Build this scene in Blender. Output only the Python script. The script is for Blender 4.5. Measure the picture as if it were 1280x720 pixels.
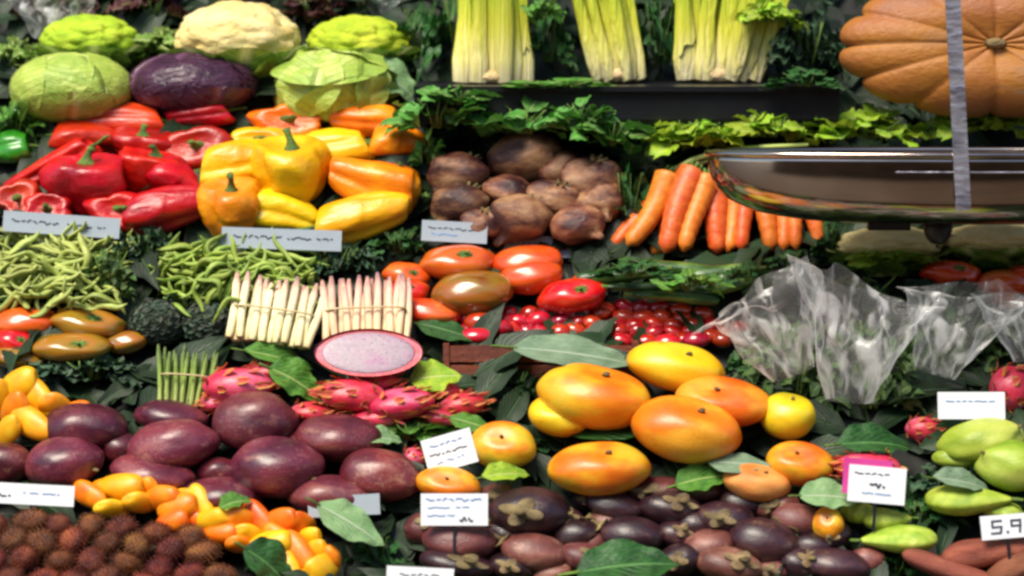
import bpy, math, random
import numpy as np
from mathutils import Vector, Matrix, Euler, noise as mnoise
PI = math.pi
R = math.radians
for o in list(bpy.data.objects): bpy.data.objects.remove(o)
SC = bpy.context.scene
COL = SC.collection
# ------------------------------------------------------------------ camera
PITCH = R(8.0); SLOPE = R(42.0); D0 = 3.0; WIDTH = 1.2
FWD = Vector((0, math.cos(PITCH), -math.sin(PITCH)))
UP = Vector((0, math.sin(PITCH), math.cos(PITCH)))
CAM = Vector((0, 0, 1.36))
TGT = CAM + FWD * D0
cd = bpy.data.cameras.new('camera'); cam = bpy.data.objects.new('camera', cd); COL.objects.link(cam)
cam.location = CAM; cam.rotation_euler = (PI/2 - PITCH, 0, 0)
cd.sensor_width = 36; cd.lens = 36 * D0 / WIDTH; cd.clip_end = 400
cd.dof.use_dof = True; cd.dof.focus_distance = 2.86; cd.dof.aperture_fstop = 3.6
SC.camera = cam
# ------------------------------------------------------------------ world, sun, exposure
SUN_EL, SUN_AZ = R(57), R(-148)          # azimuth measured from +Y clockwise
w = bpy.data.worlds.new('World'); SC.world = w; w.use_nodes = True
nt = w.node_tree; sky = nt.nodes.new('ShaderNodeTexSky'); sky.sky_type = 'NISHITA'; sky.sun_disc = False
sky.sun_elevation = SUN_EL; sky.sun_rotation = SUN_AZ
nt.links.new(sky.outputs[0], nt.nodes['Background'].inputs[0]); nt.nodes['Background'].inputs[1].default_value = 0.15
sd = bpy.data.lights.new('sun', 'SUN'); sun = bpy.data.objects.new('sun', sd); COL.objects.link(sun)
sd.energy = 5.0; sd.angle = R(30); sd.color = (1, .92, .76)
sdir = Vector((math.sin(SUN_AZ)*math.cos(SUN_EL), math.cos(SUN_AZ)*math.cos(SUN_EL), math.sin(SUN_EL)))
sun.rotation_euler = sdir.to_track_quat('Z', 'Y').to_euler(); sun.location = (0, 0, 5)
SC.view_settings.view_transform = 'Standard'; SC.view_settings.look = 'None'
SC.view_settings.exposure = 0.27; SC.view_settings.gamma = 1
SC.cycles.pixel_filter_type = 'BLACKMAN_HARRIS'; SC.cycles.filter_width = 2.8
SC.cycles.use_denoising = True; SC.cycles.max_bounces = 6; SC.cycles.transparent_max_bounces = 10
# ------------------------------------------------------------------ pixel helpers: points on the real sloping deck
NRM = Vector((0, -math.sin(SLOPE), math.cos(SLOPE)))
ALONG = Vector((0, math.cos(SLOPE), math.sin(SLOPE)))
def ray(x, y): k = WIDTH/1280/D0; return FWD + Vector((1,0,0))*((x-640)*k) + UP*((360-y)*k)
def at_depth(x, y, t): return CAM + ray(x, y)*t
def depth(x, y, h=0.0):
    r = ray(x, y); return (TGT + NRM*h - CAM).dot(NRM) / r.dot(NRM)
def on_deck(x, y, h=0.0): return at_depth(x, y, depth(x, y, h))
def pxm(t): return t/D0*WIDTH/1280
# ------------------------------------------------------------------ materials
def lin(h):
    if isinstance(h, str):
        h = h.lstrip('#'); c = [int(h[i:i+2], 16)/255 for i in (0, 2, 4)]
        return tuple(((v+.055)/1.055)**2.4 if v > .04045 else v/12.92 for v in c) + (1,)
    return tuple(h) + (1,)
class NT:
    def __init__(s, name):
        s.m = bpy.data.materials.new(name); s.m.use_nodes = True; s.t = s.m.node_tree
        s.b = s.t.nodes['Principled BSDF']; s.out = s.t.nodes['Material Output']
    def n(s, ty, **kw):
        nd = s.t.nodes.new('ShaderNode' + ty)
        for k, v in kw.items():
            if k in nd.inputs: nd.inputs[k].default_value = v
            else: setattr(nd, k, v)
        return nd
    def l(s, a, b): s.t.links.new(a, b)
    def math(s, op, a, b=None, c=None):
        nd = s.n('Math', operation=op)
        for i, v in enumerate((a, b, c)):
            if v is None: continue
            if hasattr(v, 'links'): s.l(v, nd.inputs[i])
            else: nd.inputs[i].default_value = v
        return nd.outputs[0]
    def ramp(s, fac, stops):
        r = s.n('ValToRGB'); e = r.color_ramp.elements
        while len(e) < len(stops): e.new(0.5)
        for i, (p, c) in enumerate(stops): e[i].position = p; e[i].color = lin(c)
        s.l(fac, r.inputs[0]); return r.outputs[0]
    def mix(s, fac, a, b):
        nd = s.n('Mix', data_type='RGBA')
        if hasattr(fac, 'links'): s.l(fac, nd.inputs[0])
        else: nd.inputs[0].default_value = fac
        for i, v in ((6, a), (7, b)):
            if hasattr(v, 'links'): s.l(v, nd.inputs[i])
            else: nd.inputs[i].default_value = lin(v)
        return nd.outputs[2]
MATS = {}
def skin(name, stops, scale=2.2, rough=.32, bump=.15, bscale=22, speck=None, specs=30, hue=.012, val=.18, coat=.0, stretch=(1,1,1), sss=0.0, dirt=None, detail=4):
    """skin of a fruit: a blotchy colour ramp in the thing's own space, fine speckles, fine bump"""
    if name in MATS: return MATS[name]
    k = NT(name); oi = k.n('ObjectInfo'); tc = k.n('TexCoord'); mp = k.n('Mapping', Scale=stretch)
    k.l(tc.outputs['Object'], mp.inputs[0])
    off = k.n('VectorMath', operation='ADD'); k.l(mp.outputs[0], off.inputs[0])
    cx = k.n('CombineXYZ'); rr = k.math('MULTIPLY', oi.outputs['Random'], 37.0)
    for i in range(3): k.l(rr, cx.inputs[i])
    k.l(cx.outputs[0], off.inputs[1]); V = off.outputs[0]
    nz = k.n('TexNoise', Scale=scale, Detail=detail, Roughness=.55); k.l(V, nz.inputs['Vector'])
    c = k.ramp(nz.outputs['Fac'], stops)
    if speck:
        vo = k.n('TexVoronoi', Scale=specs); k.l(V, vo.inputs['Vector'])
        m = k.math('MULTIPLY', k.math('LESS_THAN', vo.outputs['Distance'], .2), k.math('GREATER_THAN', nz.outputs['Fac'], .47))
        c = k.mix(k.math('MULTIPLY', m, .55), c, speck)
    if dirt:
        n2 = k.n('TexNoise', Scale=scale*2.3, Detail=6, Roughness=.7); k.l(V, n2.inputs['Vector'])
        m = k.n('MapRange'); m.inputs[1].default_value = .56; m.inputs[2].default_value = .70; k.l(n2.outputs['Fac'], m.inputs[0])
        c = k.mix(k.math('MULTIPLY', m.outputs[0], .7), c, dirt)
    hs = k.n('HueSaturation'); k.l(c, hs.inputs['Color'])
    r2 = k.math('FRACT', k.math('MULTIPLY', oi.outputs['Random'], 7.31))
    k.l(k.math('MULTIPLY_ADD', oi.outputs['Random'], 2*hue, .5-hue), hs.inputs['Hue'])
    k.l(k.math('MULTIPLY_ADD', r2, 2*val, 1-val), hs.inputs['Value'])
    k.l(hs.outputs[0], k.b.inputs['Base Color'])
    nb = k.n('TexNoise', Scale=bscale, Detail=5, Roughness=.6); k.l(V, nb.inputs['Vector'])
    bp = k.n('Bump', Strength=bump, Distance=.05); k.l(nb.outputs['Fac'], bp.inputs['Height']); k.l(bp.outputs[0], k.b.inputs['Normal'])
    nr = k.math('MULTIPLY_ADD', nz.outputs['Fac'], .25, rough-.12); k.l(nr, k.b.inputs['Roughness'])
    k.b.inputs['Coat Weight'].default_value = coat; k.b.inputs['Coat Roughness'].default_value = .18
    if sss: k.b.inputs['Subsurface Weight'].default_value = sss; k.b.inputs['Subsurface Scale'].default_value = .01
    MATS[name] = k.m; return k.m
def leafmat(name, a, b, vein, rough=.42, trans=.25, val=.3, hue=.015, vs=1.0, edge=None):
    """a leaf: midrib and side veins from the leaf's own UV, blotches, light passing through"""
    if name in MATS: return MATS[name]
    k = NT(name); oi = k.n('ObjectInfo'); uv = k.n('UVMap'); sp = k.n('SeparateXYZ'); k.l(uv.outputs[0], sp.inputs[0])
    tc = k.n('TexCoord'); nz = k.n('TexNoise', Scale=5.0, Detail=5, Roughness=.6); k.l(tc.outputs['Object'], nz.inputs['Vector'])
    au = k.math('ABSOLUTE', k.math('SUBTRACT', sp.outputs[0], .5))
    c = k.ramp(nz.outputs['Fac'], [(.33, a), (.66, b)])
    geo = k.n('NewGeometry')
    c2 = k.n('HueSaturation'); k.l(c, c2.inputs['Color'])
    k.l(k.math('MULTIPLY_ADD', geo.outputs['Random Per Island'], 2*val, 1-val), c2.inputs['Value'])
    k.l(k.math('MULTIPLY_ADD', geo.outputs['Random Per Island'], 2*hue, .5-hue), c2.inputs['Hue'])
    c = c2.outputs[0]
    if edge:
        me = k.n('MapRange'); me.inputs[1].default_value = .3; me.inputs[2].default_value = .5; k.l(au, me.inputs[0])
        c = k.mix(me.outputs[0], c, edge)
    mid = k.n('MapRange'); mid.inputs[1].default_value = .05*vs; mid.inputs[2].default_value = .015*vs; k.l(au, mid.inputs[0])
    sv = k.math('SINE', k.math('MULTIPLY', k.math('SUBTRACT', sp.outputs[1], k.math('MULTIPLY', au, .9)), 55))
    svm = k.n('MapRange'); svm.inputs[1].default_value = .86; svm.inputs[2].default_value = 1.0; k.l(sv, svm.inputs[0])
    ve = k.math('MAXIMUM', mid.outputs[0], k.math('MULTIPLY', svm.outputs[0], .55))
    c = k.mix(ve, c, vein)
    k.l(c, k.b.inputs['Base Color']); k.b.inputs['Roughness'].default_value = rough
    hgt = k.math('MULTIPLY_ADD', ve, -1.0, k.math('MULTIPLY', nz.outputs['Fac'], .6))
    bp = k.n('Bump', Strength=.5, Distance=.02); k.l(hgt, bp.inputs['Height']); k.l(bp.outputs[0], k.b.inputs['Normal'])
    tr = k.n('BsdfTranslucent'); k.l(c, tr.inputs[0]); mx = k.n('MixShader'); mx.inputs[0].default_value = trans
    k.l(k.b.outputs[0], mx.inputs[1]); k.l(tr.outputs[0], mx.inputs[2]); k.l(mx.outputs[0], k.out.inputs[0])
    MATS[name] = k.m; return k.m
def plain(name, col, rough=.5, metal=0, bump=.1, bscale=40, col2=None, scale=8, wave=None):
    if name in MATS: return MATS[name]
    k = NT(name); tc = k.n('TexCoord'); nz = k.n('TexNoise', Scale=scale, Detail=6, Roughness=.6)
    src = tc.outputs['Object']
    if wave:
        mp = k.n('Mapping', Scale=wave); k.l(src, mp.inputs[0]); src = mp.outputs[0]
    k.l(src, nz.inputs['Vector'])
    k.l(k.ramp(nz.outputs['Fac'], [(.35, col), (.65, col2 or col)]), k.b.inputs['Base Color'])
    nb = k.n('TexNoise', Scale=bscale, Detail=4); k.l(src, nb.inputs['Vector'])
    bp = k.n('Bump', Strength=bump, Distance=.01); k.l(nb.outputs['Fac'], bp.inputs['Height']); k.l(bp.outputs[0], k.b.inputs['Normal'])
    k.b.inputs['Roughness'].default_value = rough; k.b.inputs['Metallic'].default_value = metal
    MATS[name] = k.m; return k.m
def zgrad(name, stops, rough=.4, bump=.4, streak=(30, 30, 2), axis=2):
    """colour that runs along a stalk (its own z from 0 to 1) with long fibres"""
    if name in MATS: return MATS[name]
    k = NT(name); oi = k.n('ObjectInfo'); tc = k.n('TexCoord'); sp = k.n('SeparateXYZ'); k.l(tc.outputs['Object'], sp.inputs[0])
    mp = k.n('Mapping', Scale=streak); k.l(tc.outputs['Object'], mp.inputs[0])
    nz = k.n('TexNoise', Scale=1.0, Detail=5); k.l(mp.outputs[0], nz.inputs['Vector'])
    f = k.math('ADD', sp.outputs[axis], k.math('MULTIPLY', k.math('SUBTRACT', nz.outputs['Fac'], .5), .35))
    hs = k.n('HueSaturation'); k.l(k.ramp(f, stops), hs.inputs['Color']); k.l(k.math('MULTIPLY_ADD', oi.outputs['Random'], .3, .85), hs.inputs['Value'])
    k.l(hs.outputs[0], k.b.inputs['Base Color'])
    bp = k.n('Bump', Strength=bump, Distance=.02); k.l(nz.outputs['Fac'], bp.inputs['Height']); k.l(bp.outputs[0], k.b.inputs['Normal'])
    k.b.inputs['Roughness'].default_value = rough; MATS[name] = k.m; return k.m
# ------------------------------------------------------------------ mesh builder
class MB:
    def __init__(s): s.v = []; s.f = []; s.uv = []; s.mi = []
    def add(s, v, f, uv=None, mi=0):
        o = len(s.v); s.v += [tuple(p) for p in v]; s.f += [tuple(i+o for i in q) for q in f]
        s.uv += list(uv) if uv is not None else [(.5, .5)]*len(v); s.mi += [mi]*len(f); return s
    def xf(s, M): s.v = [tuple(M @ Vector(p)) for p in s.v]; return s
    def bb(s):
        a = np.array(s.v); return a.min(0), a.max(0)
    def mesh(s, name, mats, smooth=True):
        me = bpy.data.meshes.new(name); me.from_pydata(s.v, [], s.f)
        for m in mats: me.materials.append(m)
        me.polygons.foreach_set('use_smooth', [smooth]*len(me.polygons))
        if len(mats) > 1: me.polygons.foreach_set('material_index', s.mi)
        ul = me.uv_layers.new(name='UVMap'); li = np.zeros(len(me.loops), dtype=np.int32); me.loops.foreach_get('vertex_index', li)
        ul.data.foreach_set('uv', np.array(s.uv, dtype=np.float32)[li].ravel()); me.update(); return me
def surf(nu, nv, fn):
    """closed surface of revolution-like grid: fn(theta, phi) -> point, phi 0 at the top pole"""
    v = [fn(0, 0)]; f = []
    for j in range(1, nv):
        for i in range(nu): v.append(fn(2*PI*i/nu, PI*j/nv))
    v.append(fn(0, PI)); L = len(v)-1
    for i in range(nu): f.append((0, 1+i, 1+(i+1) % nu))
    for j in range(nv-2):
        for i in range(nu):
            a = 1+j*nu+i; b = 1+j*nu+(i+1) % nu; f.append((a, a+nu, b+nu, b))
    o = 1+(nv-2)*nu
    for i in range(nu): f.append((L, o+(i+1) % nu, o+i))
    return v, f
def tube(pts, rad, n=8, flat=1.0, cres=0.0):
    pts = [Vector(p) for p in pts]; v = []; f = []; m = len(pts); up0 = Vector((0.13, 1, .07)).normalized()
    for k, p in enumerate(pts):
        t = (pts[min(k+1, m-1)] - pts[max(k-1, 0)]).normalized(); a = up0.cross(t)
        if a.length < 1e-3: a = Vector((1, 0, 0)).cross(t)
        a.normalize(); b = t.cross(a)
        for i in range(n):
            th = 2*PI*i/n; r = rad[k]; y = math.sin(th)*flat
            if cres and y < 0: y = -y*cres*-1*-0.2 if False else y*(1-cres)
            v.append(p + a*(math.cos(th)*r) + b*(y*r))
    for k in range(m-1):
        for i in range(n): a = k*n+i; b = k*n+(i+1) % n; f.append((a, b, b+n, a+n))
    v.append(pts[0]); v.append(pts[-1]); s, e = len(v)-2, len(v)-1
    for i in range(n): f.append((s, (i+1) % n, i)); f.append((e, (m-1)*n+i, (m-1)*n+(i+1) % n))
    return v, f
def box(x0, y0, z0, x1, y1, z1):
    v = [(x, y, z) for x in (x0, x1) for y in (y0, y1) for z in (z0, z1)]
    return v, [(0,1,3,2), (4,6,7,5), (0,4,5,1), (2,3,7,6), (0,2,6,4), (1,5,7,3)]
def leafgrid(L=1, W=.5, fold=.25, curl=.5, wave=.05, wf=3, nx=6, ny=10, shape='ovate', rnd=random, twist=0.0, stalk=0.0):
    """a leaf running along +Y from the origin, face up (+Z)"""
    v = []; uv = []; ph = rnd.uniform(0, 6)
    for j in range(ny+1):
        t = j/ny
        if shape == 'ovate': wd = math.sin(PI*min(1, t*.97+.03)**.8)
        elif shape == 'round': wd = math.sqrt(max(0, 1-(2*t-1)**2))*.9+.1*(t < .9)
        elif shape == 'spade': wd = math.sin(PI*t**.55)**.8 if 0 < t < 1 else .02
        else: wd = math.sin(PI*(t*.95+.03)**1.4)
        wd = max(wd, .03)*W*.5; ang = curl*t; y = L*(math.sin(ang)/curl if abs(curl) > 1e-3 else t); z = L*((math.cos(ang)-1)/curl if abs(curl) > 1e-3 else 0)
        for i in range(nx+1):
            u = i/nx*2-1; x = u*wd; zz = z + abs(u)*wd*fold*2 + wave*L*math.sin(ph+t*wf*PI*2+u*1.7)*abs(u)**1.3 + wave*.5*L*math.sin(ph*2+t*wf*9+u*3)*abs(u)**2
            tw = twist*t; v.append((x*math.cos(tw)-zz*math.sin(tw), y, x*math.sin(tw)+zz*math.cos(tw))); uv.append((i/nx, t))
    f = [(j*(nx+1)+i, j*(nx+1)+i+1, (j+1)*(nx+1)+i+1, (j+1)*(nx+1)+i) for j in range(ny) for i in range(nx)]
    return v, f, uv
def rotm(x=0, y=0, z=0): return Euler((x, y, z)).to_matrix().to_4x4()
def addleaf(mb, M, mi=0, **kw):
    v, f, uv = leafgrid(**kw); mb.add([M @ Vector(p) for p in v], f, uv, mi)
# ------------------------------------------------------------------ things
def prop(o, label, cat, group=None, kind=None):
    if label: o['label'] = label
    if cat: o['category'] = cat
    if group: o['group'] = group
    if kind: o['kind'] = kind
    return o
def link(name, me, parent=None):
    o = bpy.data.objects.new(name, me); COL.objects.link(o); o.parent = parent; return o
PROTO = {}
def proto(key, parts, M=None, ref=0, box_from=None):
    """parts: (name, MB, materials[, parent index]); fitted so the reference part fills x,y in +-.5 and z in 0..1"""
    if M is not None:
        for p in parts: p[1].xf(M)
    a, b = parts[ref][1].bb(); c = (a+b)/2; s = np.maximum(b-a, 1e-6)
    T = Matrix.Diagonal((1/s[0], 1/s[1], 1/s[2], 1)) @ Matrix.Translation((-c[0], -c[1], -a[2]))
    out = []
    for p in parts:
        p[1].xf(T); out.append((p[0], p[1].mesh(p[0], p[2]), p[3] if len(p) > 3 else None))
    PROTO[key] = out; return out
COUNT = [0]
def place(key, name, label, cat, x, y, wd, hg, group=None, dep=None, roll=0, yaw=0, tilt=0, lift=0.0, solo=True, t=None):
    """stand a thing on the sloping deck: x, y, wd, hg say where and how large it shows in the 1280-wide photograph"""
    COUNT[0] += 1
    parts = PROTO[key]
    if t is None:
        t0 = depth(x, y); s = pxm(t0); d = (dep if dep else (wd*.45+hg*.55)); hh = .5*(hg*.6+d*.4)*s + lift; t = depth(x, y, hh)
    s = pxm(t); d = (dep if dep else (wd*.45+hg*.55))
    Rm = Euler((R(tilt), R(roll), R(yaw)), 'YXZ').to_matrix()
    c = at_depth(x, y, t); loc = c - Rm @ Vector((0, 0, hg*s/2)); sc = (wd*s, d*s, hg*s)
    if len(parts) == 1 and solo:
        o = link(name, parts[0][1])
    else:
        o = bpy.data.objects.new(name, None); o.empty_display_size = .02; COL.objects.link(o); kids = []
        for (pn, me, pi) in parts: kids.append(link(pn, me, o if pi is None else kids[pi]))
    o.location = loc; o.rotation_euler = Rm.to_euler(); o.scale = sc
    return prop(o, label, cat, group)
ORD = ['first','second','third','fourth','fifth','sixth','seventh','eighth','ninth','tenth','eleventh','twelfth']
# orientation matrices: axis of the fruit (z in its own mesh) laid to the side, to the viewer, or left upright
SIDE = rotm(y=R(78)); SIDE2 = rotm(y=R(-80)); FRONT = rotm(x=R(72)); UPR = rotm(x=R(14)); BACK = rotm(x=R(-30))
def nz3(x, y, z, s=0): return mnoise.noise(Vector((x+s*13.7, y-s*7.1, z+s*3.3)))
# ------- fruit and vegetable shapes
def pepper_mb(seed, lobes=4, L=1.15, taper=.22, crease=.32):
    rs = random.Random(seed); ph = rs.uniform(0, 6); bx = rs.uniform(-.18, .18); by = rs.uniform(-.18, .18)
    def f(th, p):
        lo = abs(math.cos(lobes/2*th+ph))**.6; sh = math.sin(p)**.62 if 0 < p < PI else 0
        r = sh*(1-crease*(1-lo)*(.55+.45*math.sin(p)))*(1+taper*math.cos(p)); r *= 1+.18*nz3(math.cos(th)*1.2, math.sin(th)*1.2, p, seed)+.05*nz3(math.cos(th)*3, math.sin(th)*3, p*3, seed)
        z = math.cos(p)*L*.9 - .36*math.exp(-(p/.42)**2) + .20*math.exp(-((PI-p)/.4)**2)*(1-lo*.3)
        z += .07*lo*(1 if p > PI/2 else -.2)*math.sin(p)
        return (r*math.cos(th)+bx*z*z, r*math.sin(th)+by*z*z, z)
    m = MB(); m.add(*surf(48, 30, f))
    st = MB(); z0 = L*.9-.42; st.add(*tube([(0,0,z0),(0,0,z0+.12),(.03,.02,z0+.3),(.10,.05,z0+.48),(.16,.05,z0+.55)], [.30,.16,.09,.085,.12], 10))
    return m, st
def ellip_mb(seed, egg=0.0, rib=0.0, nr=5, dimple=0.0, lump=.03, pw=1.0, nu=40, nv=26, tip=0.0):
    def f(th, p):
        r = math.sin(p)**pw if 0 < p < PI else 0
        r *= 1+egg*math.cos(p); r *= 1-rib*(.5-.5*math.cos(nr*th))*math.sin(p/2+.2)
        z = math.cos(p) - dimple*math.exp(-(p/.35)**2) + tip*math.exp(-(p/.25)**2)
        k = 1+lump*2*nz3(math.cos(th)*math.sin(p)*1.3, math.sin(th)*math.sin(p)*1.3, math.cos(p)*1.3, seed)
        return (r*math.cos(th)*k, r*math.sin(th)*k, z*k)
    m = MB(); m.add(*surf(nu, nv, f)); return m
def star_mb(n=5, L=.5, W=.2, z0=.9, drop=.3, seed=0, stem=.25, srad=.04):
    rs = random.Random(seed); m = MB()
    for i in range(n):
        addleaf(m, Matrix.Translation((0,0,z0)) @ rotm(z=2*PI*i/n+rs.uniform(-.2,.2)), L=L*rs.uniform(.8,1.15), W=W, curl=drop*rs.uniform(.6,1.6), wave=.04, nx=4, ny=6, rnd=rs)
    m.add(*tube([(0,0,z0-.05),(.02,0,z0+stem*.5),(.06,.03,z0+stem)], [srad*1.3,srad,srad*1.1], 7)); return m
def shellpatch(mb, d, r, ang, seed, lift=.12, wave=.05, n=10, uvs=True, sq=(1,1,1)):
    """a cupped leaf lying on a ball of radius r about direction d, its rim lifting away"""
    d = Vector(d).normalized(); a = d.orthogonal().normalized(); b = d.cross(a)
    if abs(d.z) < .98:
        a = Vector((0,0,1)).cross(d).normalized(); b = d.cross(a)
    rs = random.Random(seed); ph = rs.uniform(0, 6); v = []; uv = []
    for j in range(n+1):
        for i in range(n+1):
            u, w_ = i/n*2-1, j/n*2-1
            if u or w_:
                m_ = max(abs(u), abs(w_)); ln = math.hypot(u, w_); u2, w2 = u*m_/ln, w_*m_/ln
            else: u2 = w2 = 0
            q = math.hypot(u2, w2); an = ang*q; dr = (a*u2+b*w2); dr = dr.normalized() if dr.length > 1e-6 else a
            az = math.atan2(w2, u2); rr = r*(1+lift*q**3 + wave*q*q*math.sin(az*7+ph)+wave*.6*q**3*math.sin(az*13+ph*2))
            p = (d*math.cos(an)+dr*math.sin(an))*rr; v.append((p.x*sq[0], p.y*sq[1], p.z*sq[2])); uv.append((u2*.5+.5, w2*.5+.5))
    f = [(j*(n+1)+i, j*(n+1)+i+1, (j+1)*(n+1)+i+1, (j+1)*(n+1)+i) for j in range(n) for i in range(n)]
    mb.add(v, f, uv)
def bunch_mb(seed, n=26, L=.5, W=.34, wave=.09, curl=.9, shape='ovate', spread=(1,.6,.45), up=.8, nx=5, ny=8, fold=.15):
    rs = random.Random(seed); m = MB()
    for i in range(n):
        x = rs.uniform(-1,1); y = rs.uniform(-1,1); z = rs.uniform(0,1)*(1-.6*x*x)
        M = Matrix.Translation((x*spread[0]*.5, y*spread[1]*.5, z*spread[2])) @ Euler((rs.uniform(-.2, 1.1)*up, rs.uniform(-.6,.6), math.atan2(-x, -1.0*rs.uniform(.2,1))*-1+PI+rs.uniform(-1.3,1.3)), 'XYZ').to_matrix().to_4x4()
        addleaf(m, M, L=L*rs.uniform(.6,1.2), W=W*rs.uniform(.7,1.2), fold=fold, curl=curl*rs.uniform(.3,1.4), wave=wave, wf=rs.uniform(2,4), nx=nx, ny=ny, shape=shape, rnd=rs)
    return m
def stalks_mb(seed, n=8, L=.6, r=.02, spread=(.6,.4)):
    rs = random.Random(seed); m = MB()
    for i in range(n):
        x, y = rs.uniform(-.5,.5)*spread[0], rs.uniform(-.5,.5)*spread[1]; a = rs.uniform(0, 6.28)
        m.add(*tube([(x*.4,y*.4,0),(x*.8,y*.8,L*.4),(x*1.4+.1*math.cos(a),y*1.4,L*.8)], [r,r*.8,r*.5], 6))
    return m
# ================================================================== SETTING
def boxthing(name, co, m, parent=None):
    b = MB(); b.add(*box(*co)); return link(name, b.mesh(name, [m], smooth=False), parent)
concrete = plain('market_floor', '#3c2c22', .6, col2='#54402f', scale=3, bump=.4)
g = boxthing('ground', (-150,-150,-.3, 150,150,0), concrete); g['kind'] = 'structure'
g.location = (0,0,0)
black = plain('black_board', '#0d0f0d', .7, col2='#1a1c18', scale=9, bump=.3)
wood_dark = plain('stall_wood', '#3a2416', .6, col2='#5a3a22', wave=(2,30,30), scale=2, bump=.4)
st = bpy.data.objects.new('market_stall', None); COL.objects.link(st); st.location = (0, 2.4, 0)
prop(st, 'sloping black display bank of the market stall under all the produce', 'stall')
def slope_box(name, u0, u1, w0, w1, x0, x1, m, parent):
    """box in deck space: u along the slope, w along its normal"""
    b = MB(); b.add(*box(x0, u0, w0, x1, u1, w1))
    M = Matrix.Translation(TGT) @ Matrix(((1,0,0,0),(0,ALONG.y,NRM.y,0),(0,ALONG.z,NRM.z,0),(0,0,0,1)))
    b.xf(Matrix.Translation(-parent.location) @ M if parent else M); return link(name, b.mesh(name, [m], smooth=False), parent)
slope_box('deck', -.62, .72, -.03, 0, -1.05, 1.05, black, st)
# front panel and legs reach the ground
lo = TGT + ALONG*(-.62); hi = TGT + ALONG*.72
boxthing('front_panel', (-1.05, lo.y-2.43, 0.12, 1.05, lo.y-2.40, lo.z+.05), wood_dark, st)
for sx in (-1, 1):
    boxthing('leg', (sx*1.0-.03, lo.y-2.38, 0, sx*1.0+.03, lo.y-2.32, lo.z-.04), wood_dark, st)
    boxthing('leg', (sx*1.0-.03, hi.y-2.52, 0, sx*1.0+.03, hi.y-2.46, hi.z-.08), wood_dark, st)
bw = boxthing('wall', (-2.2, hi.y+.12, 0, 2.2, hi.y+.22, 2.6), plain('back_wall', '#20251f', .8, col2='#2c3229', scale=2)); bw['kind'] = 'structure'
aw = boxthing('added_wall', (-6, -3.3, 0, 6, -3.1, 3.2), plain('added_wall_brown', '#4a2c1a', .7, col2='#a87a50', scale=2.2)); aw['kind'] = 'structure'  # unseen wall added behind the camera to darken pan reflections and low sky fill
# ================================================================== MATERIALS OF THE PRODUCE
M = {}
M['red_pepper'] = skin('red_pepper_skin', [(.3,'#8a0e06'),(.5,'#b81a0a'),(.72,'#cf3612')], 1.8, .33, .16, bscale=4, coat=.2, val=.16, hue=.008, sss=.05)
M['yel_pepper'] = skin('yellow_pepper_skin', [(.3,'#d88a06'),(.5,'#eab20a'),(.7,'#e0bc14')], 1.6, .33, .16, bscale=4, coat=.2, val=.08, hue=.012, sss=.06)
M['ora_pepper'] = skin('orange_pepper_skin', [(.3,'#d2600a'),(.5,'#e8840c'),(.7,'#eda816')], 1.6, .33, .16, bscale=4, coat=.2, val=.08, hue=.012, sss=.06)
M['grn_pepper'] = skin('green_pepper_skin', [(.3,'#1f5c10'),(.6,'#3f8a18'),(.8,'#8a8a1c')], 1.8, .24, .1, coat=.5)
M['stem'] = skin('green_stem', [(.3,'#35521a'),(.7,'#6c8a30')], 4, .5, .4)
M['brown_stem'] = skin('brown_stem', [(.3,'#4a3a22'),(.7,'#8c7a4c')], 4, .65, .5)
M['passion'] = skin('passion_skin', [(.3,'#35101a'),(.44,'#561a28'),(.58,'#702a30'),(.72,'#8a5040')], 1.5, .38, .10, bscale=9, speck='#b08070', specs=26, coat=.25, val=.34, hue=.016, dirt='#9a6a58')
M['mango'] = skin('mango_skin', [(.32,'#d8620c'),(.44,'#e27e12'),(.54,'#e2a81e'),(.66,'#b8b030')], 1.3, .38, .10, bscale=30, speck='#8c6a1a', specs=34, coat=.15, dirt='#a87a20', val=.06, hue=.008, sss=.05, detail=3)
M['mango_y'] = skin('mango_yellow', [(.3,'#e29a10'),(.5,'#e6c01c'),(.7,'#cfc530')], 1.2, .38, .10, bscale=30, speck='#8c6a1a', specs=34, coat=.15, dirt='#a87a20', val=.06, hue=.008, sss=.05)
M['mango_o'] = skin('mango_orange', [(.3,'#cf5208'),(.5,'#de700e'),(.62,'#e49a28')], 1.4, .38, .10, bscale=30, speck='#8c5a1a', specs=34, coat=.15, dirt='#a87a20', val=.05, hue=.006, sss=.05)
M['peach'] = skin('peach_skin', [(.3,'#c8501c'),(.5,'#e07a3c'),(.75,'#e8a45c')], 1.3, .5, .2, val=.06)
M['tomato'] = skin('tomato_skin', [(.3,'#bc2408'),(.5,'#d04414'),(.75,'#d8702a')], 1.4, .28, .04, coat=.6, val=.12, hue=.012, sss=.06)
M['kumato'] = skin('dark_tomato_skin', [(.3,'#7c3c10'),(.45,'#8a6a18'),(.58,'#a0601c'),(.72,'#4f5a18')], 1.3, .22, .04, coat=.6, val=.12)
M['cherry'] = skin('cherry_tomato_skin', [(.3,'#8e0c10'),(.55,'#b41a16'),(.8,'#c8341e')], 1.4, .16, .03, coat=.7, val=.25, hue=.012)
M['cabbage'] = leafmat('cabbage_leaf', '#94ae3c', '#bcca60', '#b9c66a', trans=.08, val=.03, vs=1.2)
M['cabbage_d'] = leafmat('cabbage_outer', '#84a43a', '#aabf52', '#b6c66e', trans=.12, val=.05, vs=1.3)
M['purple_cab'] = leafmat('purple_cabbage_leaf', '#2a1026', '#45203a', '#6a4460', rough=.3, trans=.05, val=.12, vs=1.4)
M['curd'] = skin('cauliflower_curd', [(.3,'#dcbe74'),(.5,'#e6cd88'),(.7,'#ecdaa2')], 3.5, .7, .35, bscale=20, val=.03, hue=.004, sss=.08)
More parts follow.
